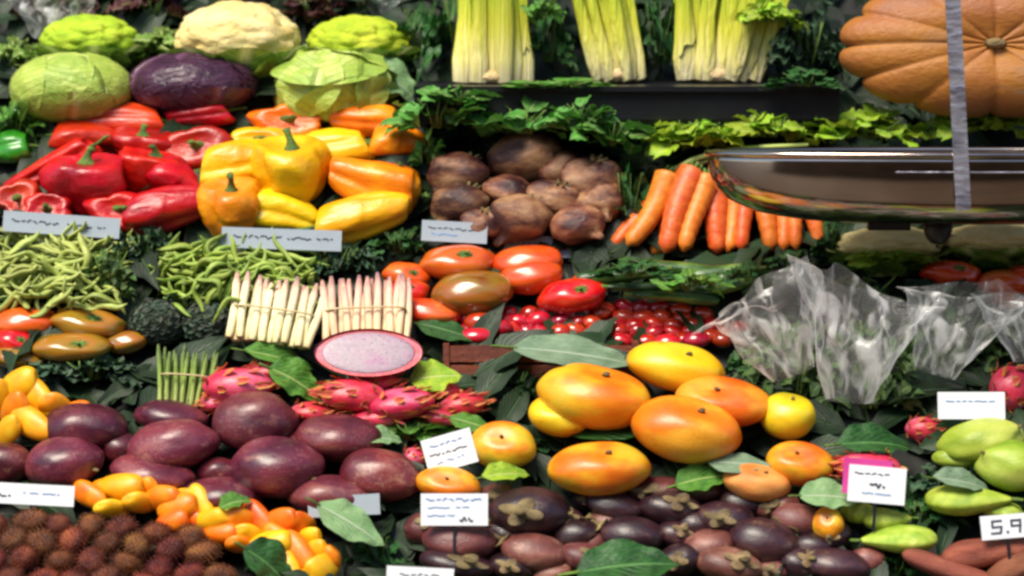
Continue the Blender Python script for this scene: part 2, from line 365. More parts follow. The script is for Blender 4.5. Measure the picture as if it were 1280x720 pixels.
M['romanesco'] = skin('romanesco_curd', [(.3,'#90b016'),(.5,'#aac41e'),(.7,'#c2cf34')], 3.5, .65, .4, bscale=20, val=.06, sss=.05)
M['caulileaf'] = leafmat('cauliflower_leaf', '#3f6a22', '#8aa83a', '#c8d48a', trans=.2, vs=2.2)
M['darkleaf'] = leafmat('dark_leaf', '#123a14', '#2a5c22', '#5c8a4c', trans=.15)
M['kale'] = leafmat('kale_leaf', '#16301e', '#35553a', '#6f8a66', rough=.5, trans=.1)
M['midleaf'] = leafmat('green_leaf', '#2c6a1a', '#5f9430', '#a6c470', trans=.25)
M['lettuce'] = leafmat('lettuce_leaf', '#6fa81c', '#b8d034', '#cfe080', rough=.38, trans=.3)
M['paleleaf'] = leafmat('pale_leaf', '#6f9c62', '#8fb07a', '#b8cda6', rough=.45, trans=.2, val=.08)
M['greyleaf'] = leafmat('grey_green_leaf', '#5f7a5c', '#7f967a', '#a4b49c', rough=.5, trans=.1, val=.1)
M['redleaf'] = leafmat('red_lettuce_leaf', '#3a1420', '#5a2230', '#7a8a3c', rough=.4, trans=.2, edge='#4a1a2a')
M['herb'] = leafmat('herb_leaf', '#24421a', '#4c7030', '#8aa060', rough=.5, trans=.15)
M['beetgreen'] = leafmat('beet_leaf', '#2c701e', '#64a040', '#a6b87c', trans=.2)
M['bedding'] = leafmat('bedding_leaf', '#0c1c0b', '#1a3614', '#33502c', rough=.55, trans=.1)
M['celery'] = zgrad('celery_stalk', [(.0,'#efe2b0'),(.10,'#ebe08a'),(.24,'#d6d448'),(.45,'#9fba2a'),(.85,'#5f8a1c')], .35, .5)
M['celery_base'] = skin('celery_base', [(.3,'#c79a64'),(.7,'#e6d3a0')], 5, .6, .5)
M['pumpkin'] = skin('pumpkin_skin', [(.28,'#7c5444'),(.45,'#99592a'),(.6,'#a4661e'),(.78,'#94745c')], 1.6, .5, .2, bscale=26, val=.03, dirt='#8a7060')
M['carrot'] = skin('carrot_skin', [(.3,'#cf5a1a'),(.6,'#df7428'),(.8,'#e88f4c')], 3, .42, .12, bscale=8, stretch=(1,1,3.5), val=.10)
M['beet'] = skin('beet_skin', [(.3,'#2a1214'),(.44,'#4a2620'),(.54,'#85583c'),(.66,'#b88e66')], 1.3, .42, .25, bscale=16, val=.3, dirt='#a07c58', stretch=(1,1,1.6))
M['spear'] = zgrad('white_asparagus', [(0,'#d9c890'),(.35,'#ece2b2'),(.72,'#ead6b0'),(.9,'#c79a86'),(1,'#8a6a70')], .4, .3)
M['spear_p'] = zgrad('pink_asparagus', [(0,'#dcb888'),(.35,'#e8c8a0'),(.72,'#e2b8a2'),(.9,'#b98476'),(1,'#84606a')], .4, .3)
M['gspear'] = zgrad('green_asparagus', [(0,'#a4ae62'),(.5,'#7f9a3c'),(1,'#4c5c34')], .45, .4)
M['band'] = plain('tie_band', '#c8b68a', .5, col2='#a89468')
M['bean'] = skin('green_bean', [(.3,'#6f8a2c'),(.6,'#94a848'),(.8,'#b0bc62')], 2.5, .45, .2, val=.22, hue=.012)
M['bean_p'] = skin('pale_bean', [(.3,'#869440'),(.6,'#a8b25c'),(.8,'#bec07a')], 2.5, .45, .2, val=.18, hue=.01)
M['dragon'] = skin('dragonfruit_skin', [(.3,'#b01a3c'),(.5,'#cf3458'),(.7,'#dc6c8c')], 2.2, .35, .15, coat=.2, val=.1)
M['dragonscale'] = leafmat('dragonfruit_scale', '#cf3a50', '#dc6a3a', '#d0505c', rough=.4, trans=.15, val=.2, edge='#d0c04a', hue=.02)
M['flesh'] = skin('dragonfruit_flesh', [(.3,'#7c5a78'),(.5,'#94828c'),(.7,'#9c6488')], 2.2, .35, .1, speck='#28202c', specs=16, val=.02)
M['mangosteen'] = skin('mangosteen_skin', [(.3,'#1c0e14'),(.5,'#301820'),(.7,'#4a2a2c'),(.85,'#6a4238')], 1.6, .36, .15, coat=.25, val=.3, dirt='#6a4a3c')
M['mangosteen_b'] = skin('mangosteen_brown', [(.3,'#4a2420'),(.5,'#6a3a34'),(.7,'#8c584c')], 1.6, .4, .2, coat=.15, val=.2, dirt='#a8806c')
M['calyx'] = skin('mangosteen_calyx', [(.3,'#4a3820'),(.5,'#705c3a'),(.7,'#948058')], 3, .6, .3, val=.2, hue=.01)
M['miniy'] = skin('mini_yellow', [(.3,'#e08c08'),(.6,'#ecb010'),(.8,'#f0c830')], 1.6, .4, .12, coat=.1, val=.06, sss=.06)
M['minio'] = skin('mini_orange', [(.3,'#d85a06'),(.6,'#ec820a'),(.8,'#f0a820')], 1.6, .4, .12, coat=.1, val=.06, sss=.06)
M['rambutan'] = skin('rambutan_skin', [(.3,'#44180c'),(.5,'#6c2e16'),(.7,'#8c4e24'),(.85,'#8c7430')], 2, .55, .4, val=.35, hue=.02)
M['greenfruit'] = skin('green_fruit', [(.3,'#6f8a20'),(.5,'#98a838'),(.7,'#b4ba58')], 1.6, .4, .15, val=.08, speck='#5c6a1c', specs=30)
M['fig'] = skin('green_fig', [(.3,'#7a9a28'),(.6,'#a8b840'),(.8,'#c8cc70')], 2.0, .45, .25, stretch=(3,3,.7), val=.1)
M['sweetpot'] = skin('sweet_potato', [(.3,'#6c3020'),(.6,'#94503a'),(.8,'#b0704c')], 2.2, .6, .4, val=.12, dirt='#5a3424')
M['artichoke'] = leafmat('artichoke_bract', '#23382a', '#3d5540', '#5c6a54', rough=.5, trans=.05, vs=.7, edge='#4a4038')
M['courgette'] = skin('courgette_skin', [(.3,'#16320f'),(.5,'#2c5018'),(.7,'#6f8a3c')], 3, .4, .1, coat=.3, stretch=(1,1,.3), val=.3)
M['card'] = plain('tag_card', '#dcdde0', .45, col2='#cfd2d8', scale=3, bump=.05)
M['card_grey'] = plain('tag_card_grey', '#8f9aa4', .3, col2='#a4acb4', scale=3, bump=.05)
M['ink'] = plain('tag_ink', '#2c3440', .5, col2='#4a5260')
M['inkb'] = plain('tag_ink_blue', '#5a80b4', .5, col2='#7c9cc4')
M['tray'] = plain('black_tray_plastic', '#0c0d11', .35, col2='#17181e', scale=4)
M['crate'] = plain('crate_wood', '#5a1e0a', .55, col2='#8c3c18', wave=(3,40,40), scale=2, bump=.5)
M['steel'] = plain('polished_steel', '#b8aca0', .14, metal=1, col2='#94867a', bump=.35, bscale=3, scale=4)
M['strap'] = plain('strap_steel', '#b4b2bc', .35, metal=.6, col2='#6c6a78', scale=40, bump=.3, wave=(1,1,3))
M['rubber'] = plain('black_rubber', '#08080a', .5)
def film():
    """clear stiff film: see-through, glossy, with milky noise streaks painted in for gloss highlights"""
    k = NT('clear_film'); tc = k.n('TexCoord'); wf = k.n('Wireframe'); wf.use_pixel_size = False; wf.inputs[0].default_value = .0016
    mp = k.n('Mapping', Scale=(3.5,3.5,.9)); k.l(tc.outputs['Object'], mp.inputs[0]); nz = k.n('TexNoise', Scale=2.0, Detail=3, Roughness=.5, Distortion=.6); k.l(mp.outputs[0], nz.inputs['Vector'])
    m2 = k.n('MapRange'); m2.inputs[1].default_value = .53; m2.inputs[2].default_value = .66; m2.inputs[3].default_value = .05; m2.inputs[4].default_value = .7; k.l(nz.outputs['Fac'], m2.inputs[0])  # whitish streaks mixed in where bright gloss on the film would show
    lw = k.n('LayerWeight', Blend=.35)
    fac = k.math('MINIMUM', k.math('ADD', k.math('ADD', m2.outputs[0], k.math('MULTIPLY', wf.outputs[0], .0)), k.math('MULTIPLY', lw.outputs['Facing'], .5)), .85)
    k.b.inputs['Base Color'].default_value = (1,1,1,1); k.b.inputs['Roughness'].default_value = .12; k.b.inputs['Specular IOR Level'].default_value = 1.0
    bp = k.n('Bump', Strength=.25, Distance=.03); k.l(nz.outputs['Fac'], bp.inputs['Height']); k.l(bp.outputs[0], k.b.inputs['Normal'])
    tl_ = k.n('BsdfTranslucent'); tl_.inputs[0].default_value = (.9,.92,.95,1); m3 = k.n('MixShader'); m3.inputs[0].default_value = .5; k.l(k.b.outputs[0], m3.inputs[1]); k.l(tl_.outputs[0], m3.inputs[2])
    tr = k.n('BsdfTransparent'); tr.inputs[0].default_value = (.98,.99,.99,1); mx = k.n('MixShader')
    k.l(fac, mx.inputs[0]); k.l(tr.outputs[0], mx.inputs[1]); k.l(m3.outputs[0], mx.inputs[2]); k.l(mx.outputs[0], k.out.inputs[0]); return k.m
M['film'] = film()
# ================================================================== PROTOTYPES
for i in range(5):
    for on, om in (('side', SIDE), ('side2', SIDE2), ('front', FRONT), ('up', UPR)):
        for cn in ('red', 'yel', 'ora', 'grn'):
            if cn == 'grn' and i > 0: continue
            b, s = pepper_mb(i*11+3, lobes=4 if i % 2 else 3, L=(1.25,1.0,1.15,1.35,1.05)[i])
            proto(f'pepper_{cn}_{on}{i}', [('body', b, [M[cn+'_pepper']]), ('stem', s, [M['stem']])], om @ rotm(z=i*1.1))
for i in range(4):
    b = ellip_mb(i, egg=.02, lump=.05); nb = MB(); nb.add(*tube([(0,0,-1.12),(0,0,-.95)], [.05,.08], 8))
    proto(f'passion{i}', [('body', b, [M['passion']]), ('stem', nb, [M['brown_stem']])], rotm(y=R((62,-70,50,-40)[i]), x=R((20,-30,65,30)[i])))
    for cn in ('mango', 'mango_y', 'mango_o', 'peach'):
        b = ellip_mb(i+20, egg=.04, lump=.035, dimple=.14, pw=.84); s_ = MB(); s_.add(*tube([(0,0,.86),(0,.01,1.0)], [.07,.05], 8))
        proto(f'{cn}{i}', [('body', b, [M[cn]]), ('stem', s_, [M['brown_stem']])], rotm(y=R((14,-18,10,-8)[i]), x=R((30,40,15,50)[i])))
    for cn in ('tomato', 'kumato'):
        b = ellip_mb(i+40, rib=.07, nr=6, dimple=.16, lump=.03); s_ = star_mb(5, L=.42, W=.16, z0=.88, drop=.5, seed=i)
        proto(f'{cn}{i}', [('body', b, [M[cn]]), ('calyx', s_, [M['stem']])], rotm(x=R((50,-70,-60,110)[i]), z=R((20,50,200,-80)[i])))
    b = ellip_mb(i+60, lump=.02, nu=20, nv=14); s_ = star_mb(5, L=.5, W=.14, z0=.97, drop=.3, seed=i, stem=.2)
    proto(f'cherry{i}', [('body', b, [M['cherry']]), ('calyx', s_, [M['stem']])], rotm(x=R((-40,60,120,-80)[i]), z=R((20,140,200,-80)[i])))
    for cn in ('mangosteen', 'mangosteen_b'):
        b = ellip_mb(i+80, lump=.03, pw=.97); c_ = MB(); rs = random.Random(i)
        for q in range(4):
            az = q*PI/2+.3*i; cl = rs.uniform(.1,.5); Mq = Matrix.Translation((0,0,1.02)) @ rotm(z=az) @ rotm(y=cl*.5) @ Matrix.Translation((.28,0,.02))
            v_, f_ = surf(16, 10, lambda th, p: (.30*math.sin(p)*math.cos(th), .22*math.sin(p)*math.sin(th), .05*math.cos(p)+.55*(math.sin(p)*math.cos(th)*.36)**2*(1 if cl < .35 else 2)-.3*(math.sin(p)*math.sin(th)*.3)**2))
            c_.add([Mq @ Vector(p_) for p_ in v_], f_)
        s_ = MB(); s_.add(*tube([(0,0,.9),(0,0,1.2),(.05,0,1.4)], [.15,.12,.15], 8))
        proto(f'{cn}{i}', [('body', b, [M[cn]]), ('calyx', c_, [M['calyx']]), ('stem', s_, [M['brown_stem']])], rotm(x=R((50,-35,70,-10)[i]), y=R((20,40,-35,-70)[i])))
    for cn in ('miniy', 'minio'):
        b = MB(); rs = random.Random(i+7)
        def f(th, p, i=i):
            r = (math.sin(p)**.8 if 0 < p < PI else 0)*(1+.08*math.cos(p))*(1+.07*nz3(math.cos(th), math.sin(th), p, i))
            return (r*.62*math.cos(th), r*.40*math.sin(th), 1.2*math.cos(p)-.12*math.exp(-(p/.35)**2))
        b.add(*surf(30, 20, f)); s_ = MB(); s_.add(*tube([(0,0,.88),(0,0,.98),(.03,0,1.08)], [.13,.08,.05], 8))
        proto(f'{cn}{i}', [('body', b, [M[cn]]), ('stem', s_, [M['stem']])], rotm(y=R((75,-70,60,-45)[i]), x=R((10,-25,35,60)[i])))
    b = ellip_mb(i+120, lump=.08, nr=3, rib=.04, tip=.06, egg=.05)
    proto(f'greenfruit{i}', [('body', b, [M['greenfruit']]), ('stem', MB().add(*tube([(0,0,.95),(0,0,1.12)], [.08,.06], 8)), [M['brown_stem']])], rotm(y=R((60,-60,75,-30)[i]), x=R(20)))
    b = MB()
    def ff(th, p, i=i):
        r = (math.sin(p)**.9 if 0 < p < PI else 0)*(1-.62*max(0, math.cos(p))**1.2)*(1-.05*abs(math.sin(4*th)))
        return (r*.8*math.cos(th), r*.8*math.sin(th), 1.15*math.cos(p)*(1 if p < PI/2 else .75))
    b.add(*surf(32, 22, ff)); proto(f'fig{i}', [('body', b, [M['fig']]), ('stem', MB().add(*tube([(0,0,1.08),(.02,0,1.25),(.06,0,1.38)], [.1,.09,.07], 8)), [M['stem']])], rotm(y=R((80,-85,70,-75)[i]), x=R(15)))
    b = MB()
    def fb(th, p, i=i):
        r = (math.sin(p)**.75 if 0 < p < PI else 0)*(1-.45*max(0, -math.cos(p))**3)
        k = 1+.18*nz3(math.cos(th), math.sin(th), p*1.4, i+5); z = math.cos(p)*.9
        z = z - .45*max(0, (p-2.7)/.44)**2
        return (r*k*math.cos(th), r*k*math.sin(th), z*k)
    b.add(*surf(36, 26, fb)); s_ = MB()
    for q in range(5): a = q*1.26; s_.add(*tube([(.12*math.cos(a),.12*math.sin(a),.8),(.16*math.cos(a),.16*math.sin(a),.95),(.26*math.cos(a),.26*math.sin(a),1.08)], [.07,.055,.04], 6))
    proto(f'beet{i}', [('root', b, [M['beet']]), ('stalk', s_, [M['brown_stem']])], rotm(y=R((35,-50,15,-20)[i]), x=R((-20,-35,25,-50)[i])))
    # rambutan with soft spines
    b = ellip_mb(i+150, lump=.03, nu=20, nv=14, egg=.03); rs = random.Random(i)
    for q in range(170):
        z = 1-2*(q+.5)/170; th = q*2.39996; r = math.sqrt(1-z*z); d = Vector((r*math.cos(th), r*math.sin(th), z)); s1 = d.orthogonal()
        tip = d*1.32+Vector((rs.uniform(-.18,.18), rs.uniform(-.18,.18), rs.uniform(-.2,.1))); b.add(*tube([d*.95, d*1.15+s1*.03, tip], [.045,.03,.008], 4))
    proto(f'rambutan{i}', [('body', b, [M['rambutan']])])
    # sweet potato
    b = MB()
    def fs(th, p, i=i):
        r = (math.sin(p)**.9 if 0 < p < PI else 0)*(1+.25*nz3(p, i, math.cos(th)*.3)); return (r*.5*math.cos(th)+.12*math.sin(p*2+i), r*.5*math.sin(th), 1.3*math.cos(p))
    b.add(*surf(28, 24, fs)); proto(f'sweetpot{i}', [('body', b, [M['sweetpot']])], rotm(y=R((80,-70,65,85)[i])))
    # courgette
    b = MB(); pts = [(.12*math.sin(t*2.2+i), .05*math.sin(t*3), t*2-1) for t in np.linspace(0,1,14)]
    b.add(*tube(pts, [.12,.2,.22,.225,.22,.22,.21,.2,.2,.19,.18,.16,.13,.1], 14)); s_ = MB(); s_.add(*tube([pts[-1], Vector(pts[-1])+Vector((.01,0,.2))], [.08,.1], 6))
    proto(f'courgette{i}', [('body', b, [M['courgette']]), ('stem', s_, [M['stem']])], rotm(y=R((84,-82,95,-98)[i])))
    # bean
    for cn in ('bean', 'bean_p'):
        pts = [(.35*math.sin(t*(1.6+.5*i)+i)+.05*math.sin(t*9), .1*math.sin(t*3+i), t*2-1) for t in np.linspace(0,1,11)]
        b = MB(); b.add(*tube(pts, [.015,.05,.062,.068,.07,.072,.07,.066,.06,.045,.012], 7)); proto(f'{cn}{i}', [('pod', b, [M[cn]])], rotm(y=R(90)))
# carrots point downwards in the picture, crown at the top
for i in range(3):
    b = MB(); n = 26; pts = []; rad = []
    for k in range(n):
        t = k/(n-1); pts.append((.10*math.sin(t*3+i*2), .05*math.sin(t*4+i), 1-2*t)); rad.append((.30*(1-.45*t)+.012*math.sin(k*2.1+i)*(k % 3 == 0))*(1 if 0 < k < n-2 else (.6 if k != n-1 else .25)))
    b.add(*tube(pts, rad, 18)); s_ = MB()
    for q in range(4): s_.add(*tube([(.06*math.cos(q*1.6)+pts[0][0],.06*math.sin(q*1.6),.96),(.1*math.cos(q*1.6)+pts[0][0],.08*math.sin(q*1.6),1.15)], [.05,.035], 6))
    proto(f'carrot{i}', [('root', b, [M['carrot']]), ('stalk', s_, [M['stem']])])
# cabbages
for i, (cn, mm, mo) in enumerate((('green', 'cabbage', 'cabbage_d'), ('purple', 'purple_cab', 'purple_cab'), ('loose', 'cabbage', 'cabbage_d'))):
    hd = ellip_mb(i+200, lump=.03, nu=48, nv=30); hd.f = []; hd.v = []; hd.uv = []; hd.mi = []
    v, f = surf(48, 30, lambda th, p: tuple(Vector((math.sin(p)*math.cos(th), math.sin(p)*math.sin(th), math.cos(p)*.95))*(1+.03*nz3(math.cos(th)*2*math.sin(p), math.sin(th)*2*math.sin(p), math.cos(p)*2, i))))
    hd.add(v, f, [(.5+.5*p[0], .5+.5*p[2]) for p in v]); ps = [('head', hd, [M[mm]])]
    dirs = [(-.6,-.8,.5),(.75,-.8,.3),(-.95,-.2,.1),(.1,-.5,-.9),(.95,.2,.3)] if i != 2 else [(-.5,-.9,.1),(.8,-.7,.0),(-.95,-.1,.2),(0,-.9,-.8),(.6,.2,.8),(-.3,-.3,.95)]
    for q, d in enumerate(dirs):
        mb = MB(); shellpatch(mb, d, 1.012+.008*q, 1.05, q+i*10, lift=.02 if i != 2 else .2, wave=.015 if i != 2 else .04, sq=(1,1,.95)); ps.append(('outer_leaf', mb, [M[mo if q % 2 else mm]]))
    proto('cabbage_'+cn, ps, rotm(z=.3*i))
# cauliflower and romanesco
for i, (cn, mm) in enumerate((('cauli', 'curd'), ('roma', 'romanesco'))):
    rs = random.Random(5+i); cs = []
    while len(cs) < 130:
        d = Vector((rs.gauss(0,1), rs.gauss(0,1), rs.gauss(0,1))).normalized()
        if all((d-c).length > .22 for c, _ in cs) or rs.random() < .02: cs.append((d, rs.uniform(.85, 1.15)))
    def fc(th, p):
        d = Vector((math.sin(p)*math.cos(th), math.sin(p)*math.sin(th), math.cos(p))); h = max(k*math.sqrt(max(0, .06-(d-c).length_squared)) for c, k in cs)
        h += .03*mnoise.noise(d*14)+.025*mnoise.noise(d*26); return tuple(Vector((d.x, d.y, d.z*.8))*(.86+.6*h+.05*mnoise.noise(d*2.2)))
    hd = MB(); hd.add(*surf(96, 60, fc)); ps = [('curd', hd, [M[mm]])]
    for q in range(8):
        a = q*PI/4+.2; mb = MB(); shellpatch(mb, (math.cos(a), math.sin(a), -.85), .98+.03*(q % 2), .62, q+i*10+50, lift=.28, wave=.06); ps.append(('leaf', mb, [M['caulileaf']]))
    proto(cn, ps)
# pumpkin, seen from its blossom end
def fp(th, p):
    c = abs(math.sin(6*th+.3*math.sin(th*2)))**.42; r = math.sin(p)*(1-.10*(1-c)*math.sin(p)); z = math.cos(p)*.62-.22*math.exp(-(p/.35)**2)-.04*(1-c)*abs(math.cos(p))
    k = 1+.02*nz3(math.cos(th)*2, math.sin(th)*2, p*2); return (r*math.cos(th)*k, r*math.sin(th)*k, z*k)
b = MB(); b.add(*surf(144, 48, fp)); s_ = MB(); s_.add(*tube([(0,0,.36),(0,0,.46),(.01,0,.52)], [.09,.06,.045], 10))
proto('pumpkin', [('body', b, [M['pumpkin']]), ('stem', s_, [M['brown_stem']])], rotm(x=R(80)))
# celery: stalks in rings about a cut base
for i, (lean, fan) in enumerate(((0, .10), (-.55, .22), (.25, .6))):
    rs = random.Random(i+30); core = MB(); core.add(*surf(24, 12, lambda th, p: (.36*math.sin(p)*math.cos(th), .30*math.sin(p)*math.sin(th), .10*math.cos(p)+.06))); ps = [('base', core, [M['celery_base']])]
    for q in range(15):
        a = q*2.39996; rr = .10+.34*math.sqrt((q+.5)/15); x0, y0 = rr*math.cos(a), rr*.75*math.sin(a); pts = []; rad = []
        for k in range(12):
            t = k/11; spread = 1+fan*2.2*t+.25*math.sin(t*PI)*(-1 if fan < .2 else .2); pts.append((x0*spread+lean*t*1.6+rs.uniform(-.01,.01), y0*spread, t*2.6)); rad.append((.125*(1-.45*t)+.02*math.cos(t*9+q))*(1 if k else .8))
        mb = MB(); mb.add(*tube(pts, rad, 12, flat=.55)); mb.v = [(p[0], p[1], p[2]) for p in mb.v]
        ps.append(('stalk', mb, [M['celery']]))
    tp = bunch_mb(i+5, n=34, L=.55, W=.4, wave=.1, spread=(.9+fan,.6,.7)); tp.xf(Matrix.Translation((lean*1.6,0,2.05))); ps.append(('foliage', tp, [M['midleaf']]))
    # fit: x,y by stalks; keep z from 0 to 1 over the stalks
    allv = np.array([p for q in ps[1:-1] for p in q[1].v]); mn, mx = allv.min(0), allv.max(0)
    T = Matrix.Diagonal((1/(mx[0]-mn[0]), 1/(mx[1]-mn[1]), 1/(mx[2]-mn[2]), 1)) @ Matrix.Translation((-(mn[0]+mx[0])/2, -(mn[1]+mx[1])/2, -mn[2]))
    out = []
    for p in ps: p[1].xf(T); out.append((p[0], p[1].mesh(p[0], p[2]), None))
    PROTO[f'celery{i}'] = out
# bundles of asparagus: a row of spears with a band
def bundle(key, n, mat, seed, r=.075, L=2.0, fan=.12, depthy=.35, jit=.18):
    rs = random.Random(seed); ps = []; bd = MB()
    for q in range(n):
        x = (q/(n-1)*2-1); row = q % 2; y0 = (row-.5)*.14; tl = L*(1-jit*rs.random()); jx = rs.uniform(-.07,.07); oz = rs.uniform(-.03,.05); pts = []; rad = []
        for k in range(12):
            t = k/11; pts.append((x*(1+fan*(t-.4))+jx*t+.03*math.sin(t*4+q*1.7), y0+.06*math.sin(q*2.3)*t, t*tl-oz)); rad.append(r*(1 if t < .68 else max(.25, 1-.6*((t-.68)/.32)**2.4))*(1+.10*(k % 2)*(t > .7))*rs.uniform(.96,1.04))
        mb = MB(); mb.add(*tube(pts, rad, 10)); ps.append(('spear', mb, [M[mat]]))
    bd.add(*box(-1.1, -.3, .42*L, 1.1, .3, .47*L))
    allv = np.array([p for q in ps for p in q[1].v]); mn, mx = allv.min(0), allv.max(0)
    T = Matrix.Diagonal((1/(mx[0]-mn[0]), 1/(mx[1]-mn[1]), 1/(mx[2]-mn[2]), 1)) @ Matrix.Translation((-(mn[0]+mx[0])/2, -(mn[1]+mx[1])/2, -mn[2]))
    b2 = MB(); ring = []
    for s_ in range(25):
        a = 2*PI*s_/24; ring.append((1.0*math.copysign(abs(math.cos(a))**.5, math.cos(a)), .29*math.copysign(abs(math.sin(a))**.7, math.sin(a)), .45*L))
    b2.add(*tube(ring, [.03]*25, 6)); ps.append(('band', b2, [M['band']]))
    out = []
    for p in ps: p[1].xf(T); out.append((p[0], p[1].mesh(p[0], p[2]), None))
    PROTO[key] = out
bundle('whiteasp', 15, 'spear', 1, r=.10, jit=.10); bundle('pinkasp', 16, 'spear_p', 2, r=.095, jit=.10); bundle('greenasp', 13, 'gspear', 3, r=.10, fan=.3, jit=.25)
# artichoke
for i in range(2):
    b = ellip_mb(i, nu=20, nv=14); b.xf(Matrix.Diagonal((.85,.85,.85,1)))
    for q in range(70):
        z = 1-1.75*(q+.5)/70; th = q*2.39996; r = math.sqrt(1-z*z); d = Vector((r*math.cos(th), r*math.sin(th), z)); shellpatch(b, (d.x, d.y, d.z+.25), .86+.10*(q/70), .34, q, lift=.18, wave=.0, n=4)
    proto(f'artichoke{i}', [('head', b, [M['artichoke']]), ('stem', MB().add(*tube([(0,0,-.8),(0,0,-1.3)], [.14,.12], 8)), [M['stem']])], rotm(x=R(30), z=i))
# dragon fruit, whole and halved
for i in range(3):
    b = ellip_mb(i+300, lump=.03); sc_ = MB(); rs = random.Random(i)
    for q in range(24):
        z = .95-1.8*(q+.5)/24; th = q*2.39996; r = math.sqrt(max(0, 1-z*z)); d = Vector((r*math.cos(th), r*math.sin(th), z))
        t = (Vector((0,0,1))-d*d.z); t = t.normalized() if t.length > .05 else Vector((1,0,0)); up = d; sx = t.cross(up)
        Mx = Matrix(((sx.x,t.x,up.x,d.x*.96),(sx.y,t.y,up.y,d.y*.96),(sx.z,t.z,up.z,d.z*.96),(0,0,0,1)))
        addleaf(sc_, Mx @ rotm(x=.15), L=rs.uniform(.5,.8), W=.42, fold=.15, curl=-rs.uniform(.6,1.3), wave=.05, nx=4, ny=6, shape='spade', rnd=rs)
    b.add(sc_.v, sc_.f, sc_.uv, 1)
    b2 = MB(); b2.v, b2.f, b2.uv, b2.mi = b.v, b.f, b.uv, b.mi
    proto(f'dragon{i}', [('body', b2, [M['dragon'], M['dragonscale']])], rotm(y=R((75,-80,60)[i]), x=R(20)))
b = MB(); b.add(*surf(40, 24, lambda th, p: (math.sin(p)*math.cos(th), math.sin(p)*math.sin(th), -.75*math.cos(p-0) if p > PI/2 else 0.0*math.cos(p))))
b = MB(); b.add(*surf(44, 24, lambda th, p: (math.sin(p)*math.cos(th)*(1 if p > PI/2 else 1), math.sin(p)*math.sin(th), (-.10 if p < PI/2 else .75*math.cos(p)))))
fl = MB(); fl.add(*surf(44, 12, lambda th, p: (.87*math.sin(p)*math.cos(th), .87*math.sin(p)*math.sin(th), .05*math.cos(p)-.10)))
proto('dragonhalf', [('rind', b, [M['dragon']]), ('flesh', fl, [M['flesh']])], rotm(x=R(64), y=R(8)))
# leafy bunches
def leafy(key, mat, seed, stalkmat='stem', **kw):
    proto(key, [('foliage', bunch_mb(seed, **kw), [M[mat]]), ('stalk', stalks_mb(seed), [M[stalkmat]])])
for i in range(3):
    leafy(f'lettuce{i}', 'lettuce', i+10, n=34, L=.5, W=.5, wave=.10, shape='round', curl=1.0, nx=8, ny=10)
    leafy(f'kale{i}', 'kale', i+20, n=34, L=.55, W=.36, wave=.13, curl=.8, nx=7, ny=9)
    leafy(f'greens{i}', 'midleaf', i+30, n=30, L=.5, W=.36, wave=.05, curl=.8)
    leafy(f'beetgreens{i}', 'beetgreen', i+40, n=26, L=.55, W=.42, wave=.05, curl=.7, shape='round')
    leafy(f'darkgreens{i}', 'darkleaf', i+50, n=30, L=.55, W=.30, wave=.05, curl=.8)
    leafy(f'herb{i}', 'herb', i+60, n=120, L=.22, W=.13, wave=.04, curl=.8, nx=3, ny=4)
    leafy(f'redleaf{i}', 'redleaf', i+70, n=30, L=.5, W=.45, wave=.11, shape='round', curl=.9, nx=8, ny=9)
    leafy(f'romagreens{i}', 'caulileaf', i+80, n=22, L=.6, W=.5, wave=.08, curl=.8, shape='round')
# single leaves (faces turned to the viewer): pointed end to the right
for i in range(3):
    for cn in ('darkleaf', 'midleaf', 'paleleaf', 'greyleaf', 'lettuce'):
        mb = MB(); addleaf(mb, rotm(), L=2, W=1.1, fold=.10*(i+.5), curl=.35+.2*i, wave=.03, nx=10, ny=16, rnd=random.Random(i)); s_ = MB(); s_.add(*tube([(0,.05,0),(0,-.2,.03),(.03,-.35,.08)], [.04,.035,.03], 6))
        proto(f'leaf_{cn}{i}', [('blade', mb, [M[cn]]), ('stalk', s_, [M['stem']])], rotm(x=R(38)) @ rotm(z=R(-90+12*(i-1))))
# cellophane sleeve: an open crumpled cone of film
for i in range(4):
    rs = random.Random(i+90)
    nu, nv = 20, 7; v = []; f = []
    for j in range(nv+1):
        for q in range(nu):
            t = min(1, max(0, (j+(rs.uniform(-.38,.38) if 0 < j < nv else 0))/nv)); th = 2*PI*(q+rs.uniform(-.4,.4))/nu; c, s_ = math.cos(th), math.sin(th)
            r = (.36+.60*t**1.2)*(1+rs.uniform(-.34,.24)*(.5+t)); z = t*1.6+(.15*rs.uniform(-1,1)+.3*c*(-1)**i if j == nv else 0); v.append((r*c, r*s_*.6, z))
    for j in range(nv):
        for q in range(nu):
            a = j*nu+q; b_ = j*nu+(q+1) % nu
            f += [(a, b_, b_+nu), (a, b_+nu, a+nu)] if rs.random() < .5 else [(a, b_, a+nu), (b_, b_+nu, a+nu)]
    mb = MB(); mb.add(v, f); proto(f'sleeve{i}', [('film', mb, [M['film']])])
    pm = PROTO[f'sleeve{i}'][0]; to = bpy.data.objects.new('tmp', pm[1]); COL.objects.link(to); sm_ = to.modifiers.new('s', 'SUBSURF'); sm_.levels = 2; sm_.render_levels = 2
    ev = bpy.data.meshes.new_from_object(to.evaluated_get(bpy.context.evaluated_depsgraph_get())); bpy.data.objects.remove(to); ev.name = 'film'; ev.polygons.foreach_set('use_smooth', [True]*len(ev.polygons)); PROTO[f'sleeve{i}'] = [('film', ev, None)]
# ================================================================== THE DISPLAY
RS = random.Random(2024)
def P(key, name, label, cat, x, y, wd, hg, **kw): return place(key, name, label, cat, x, y, wd, hg, **kw)
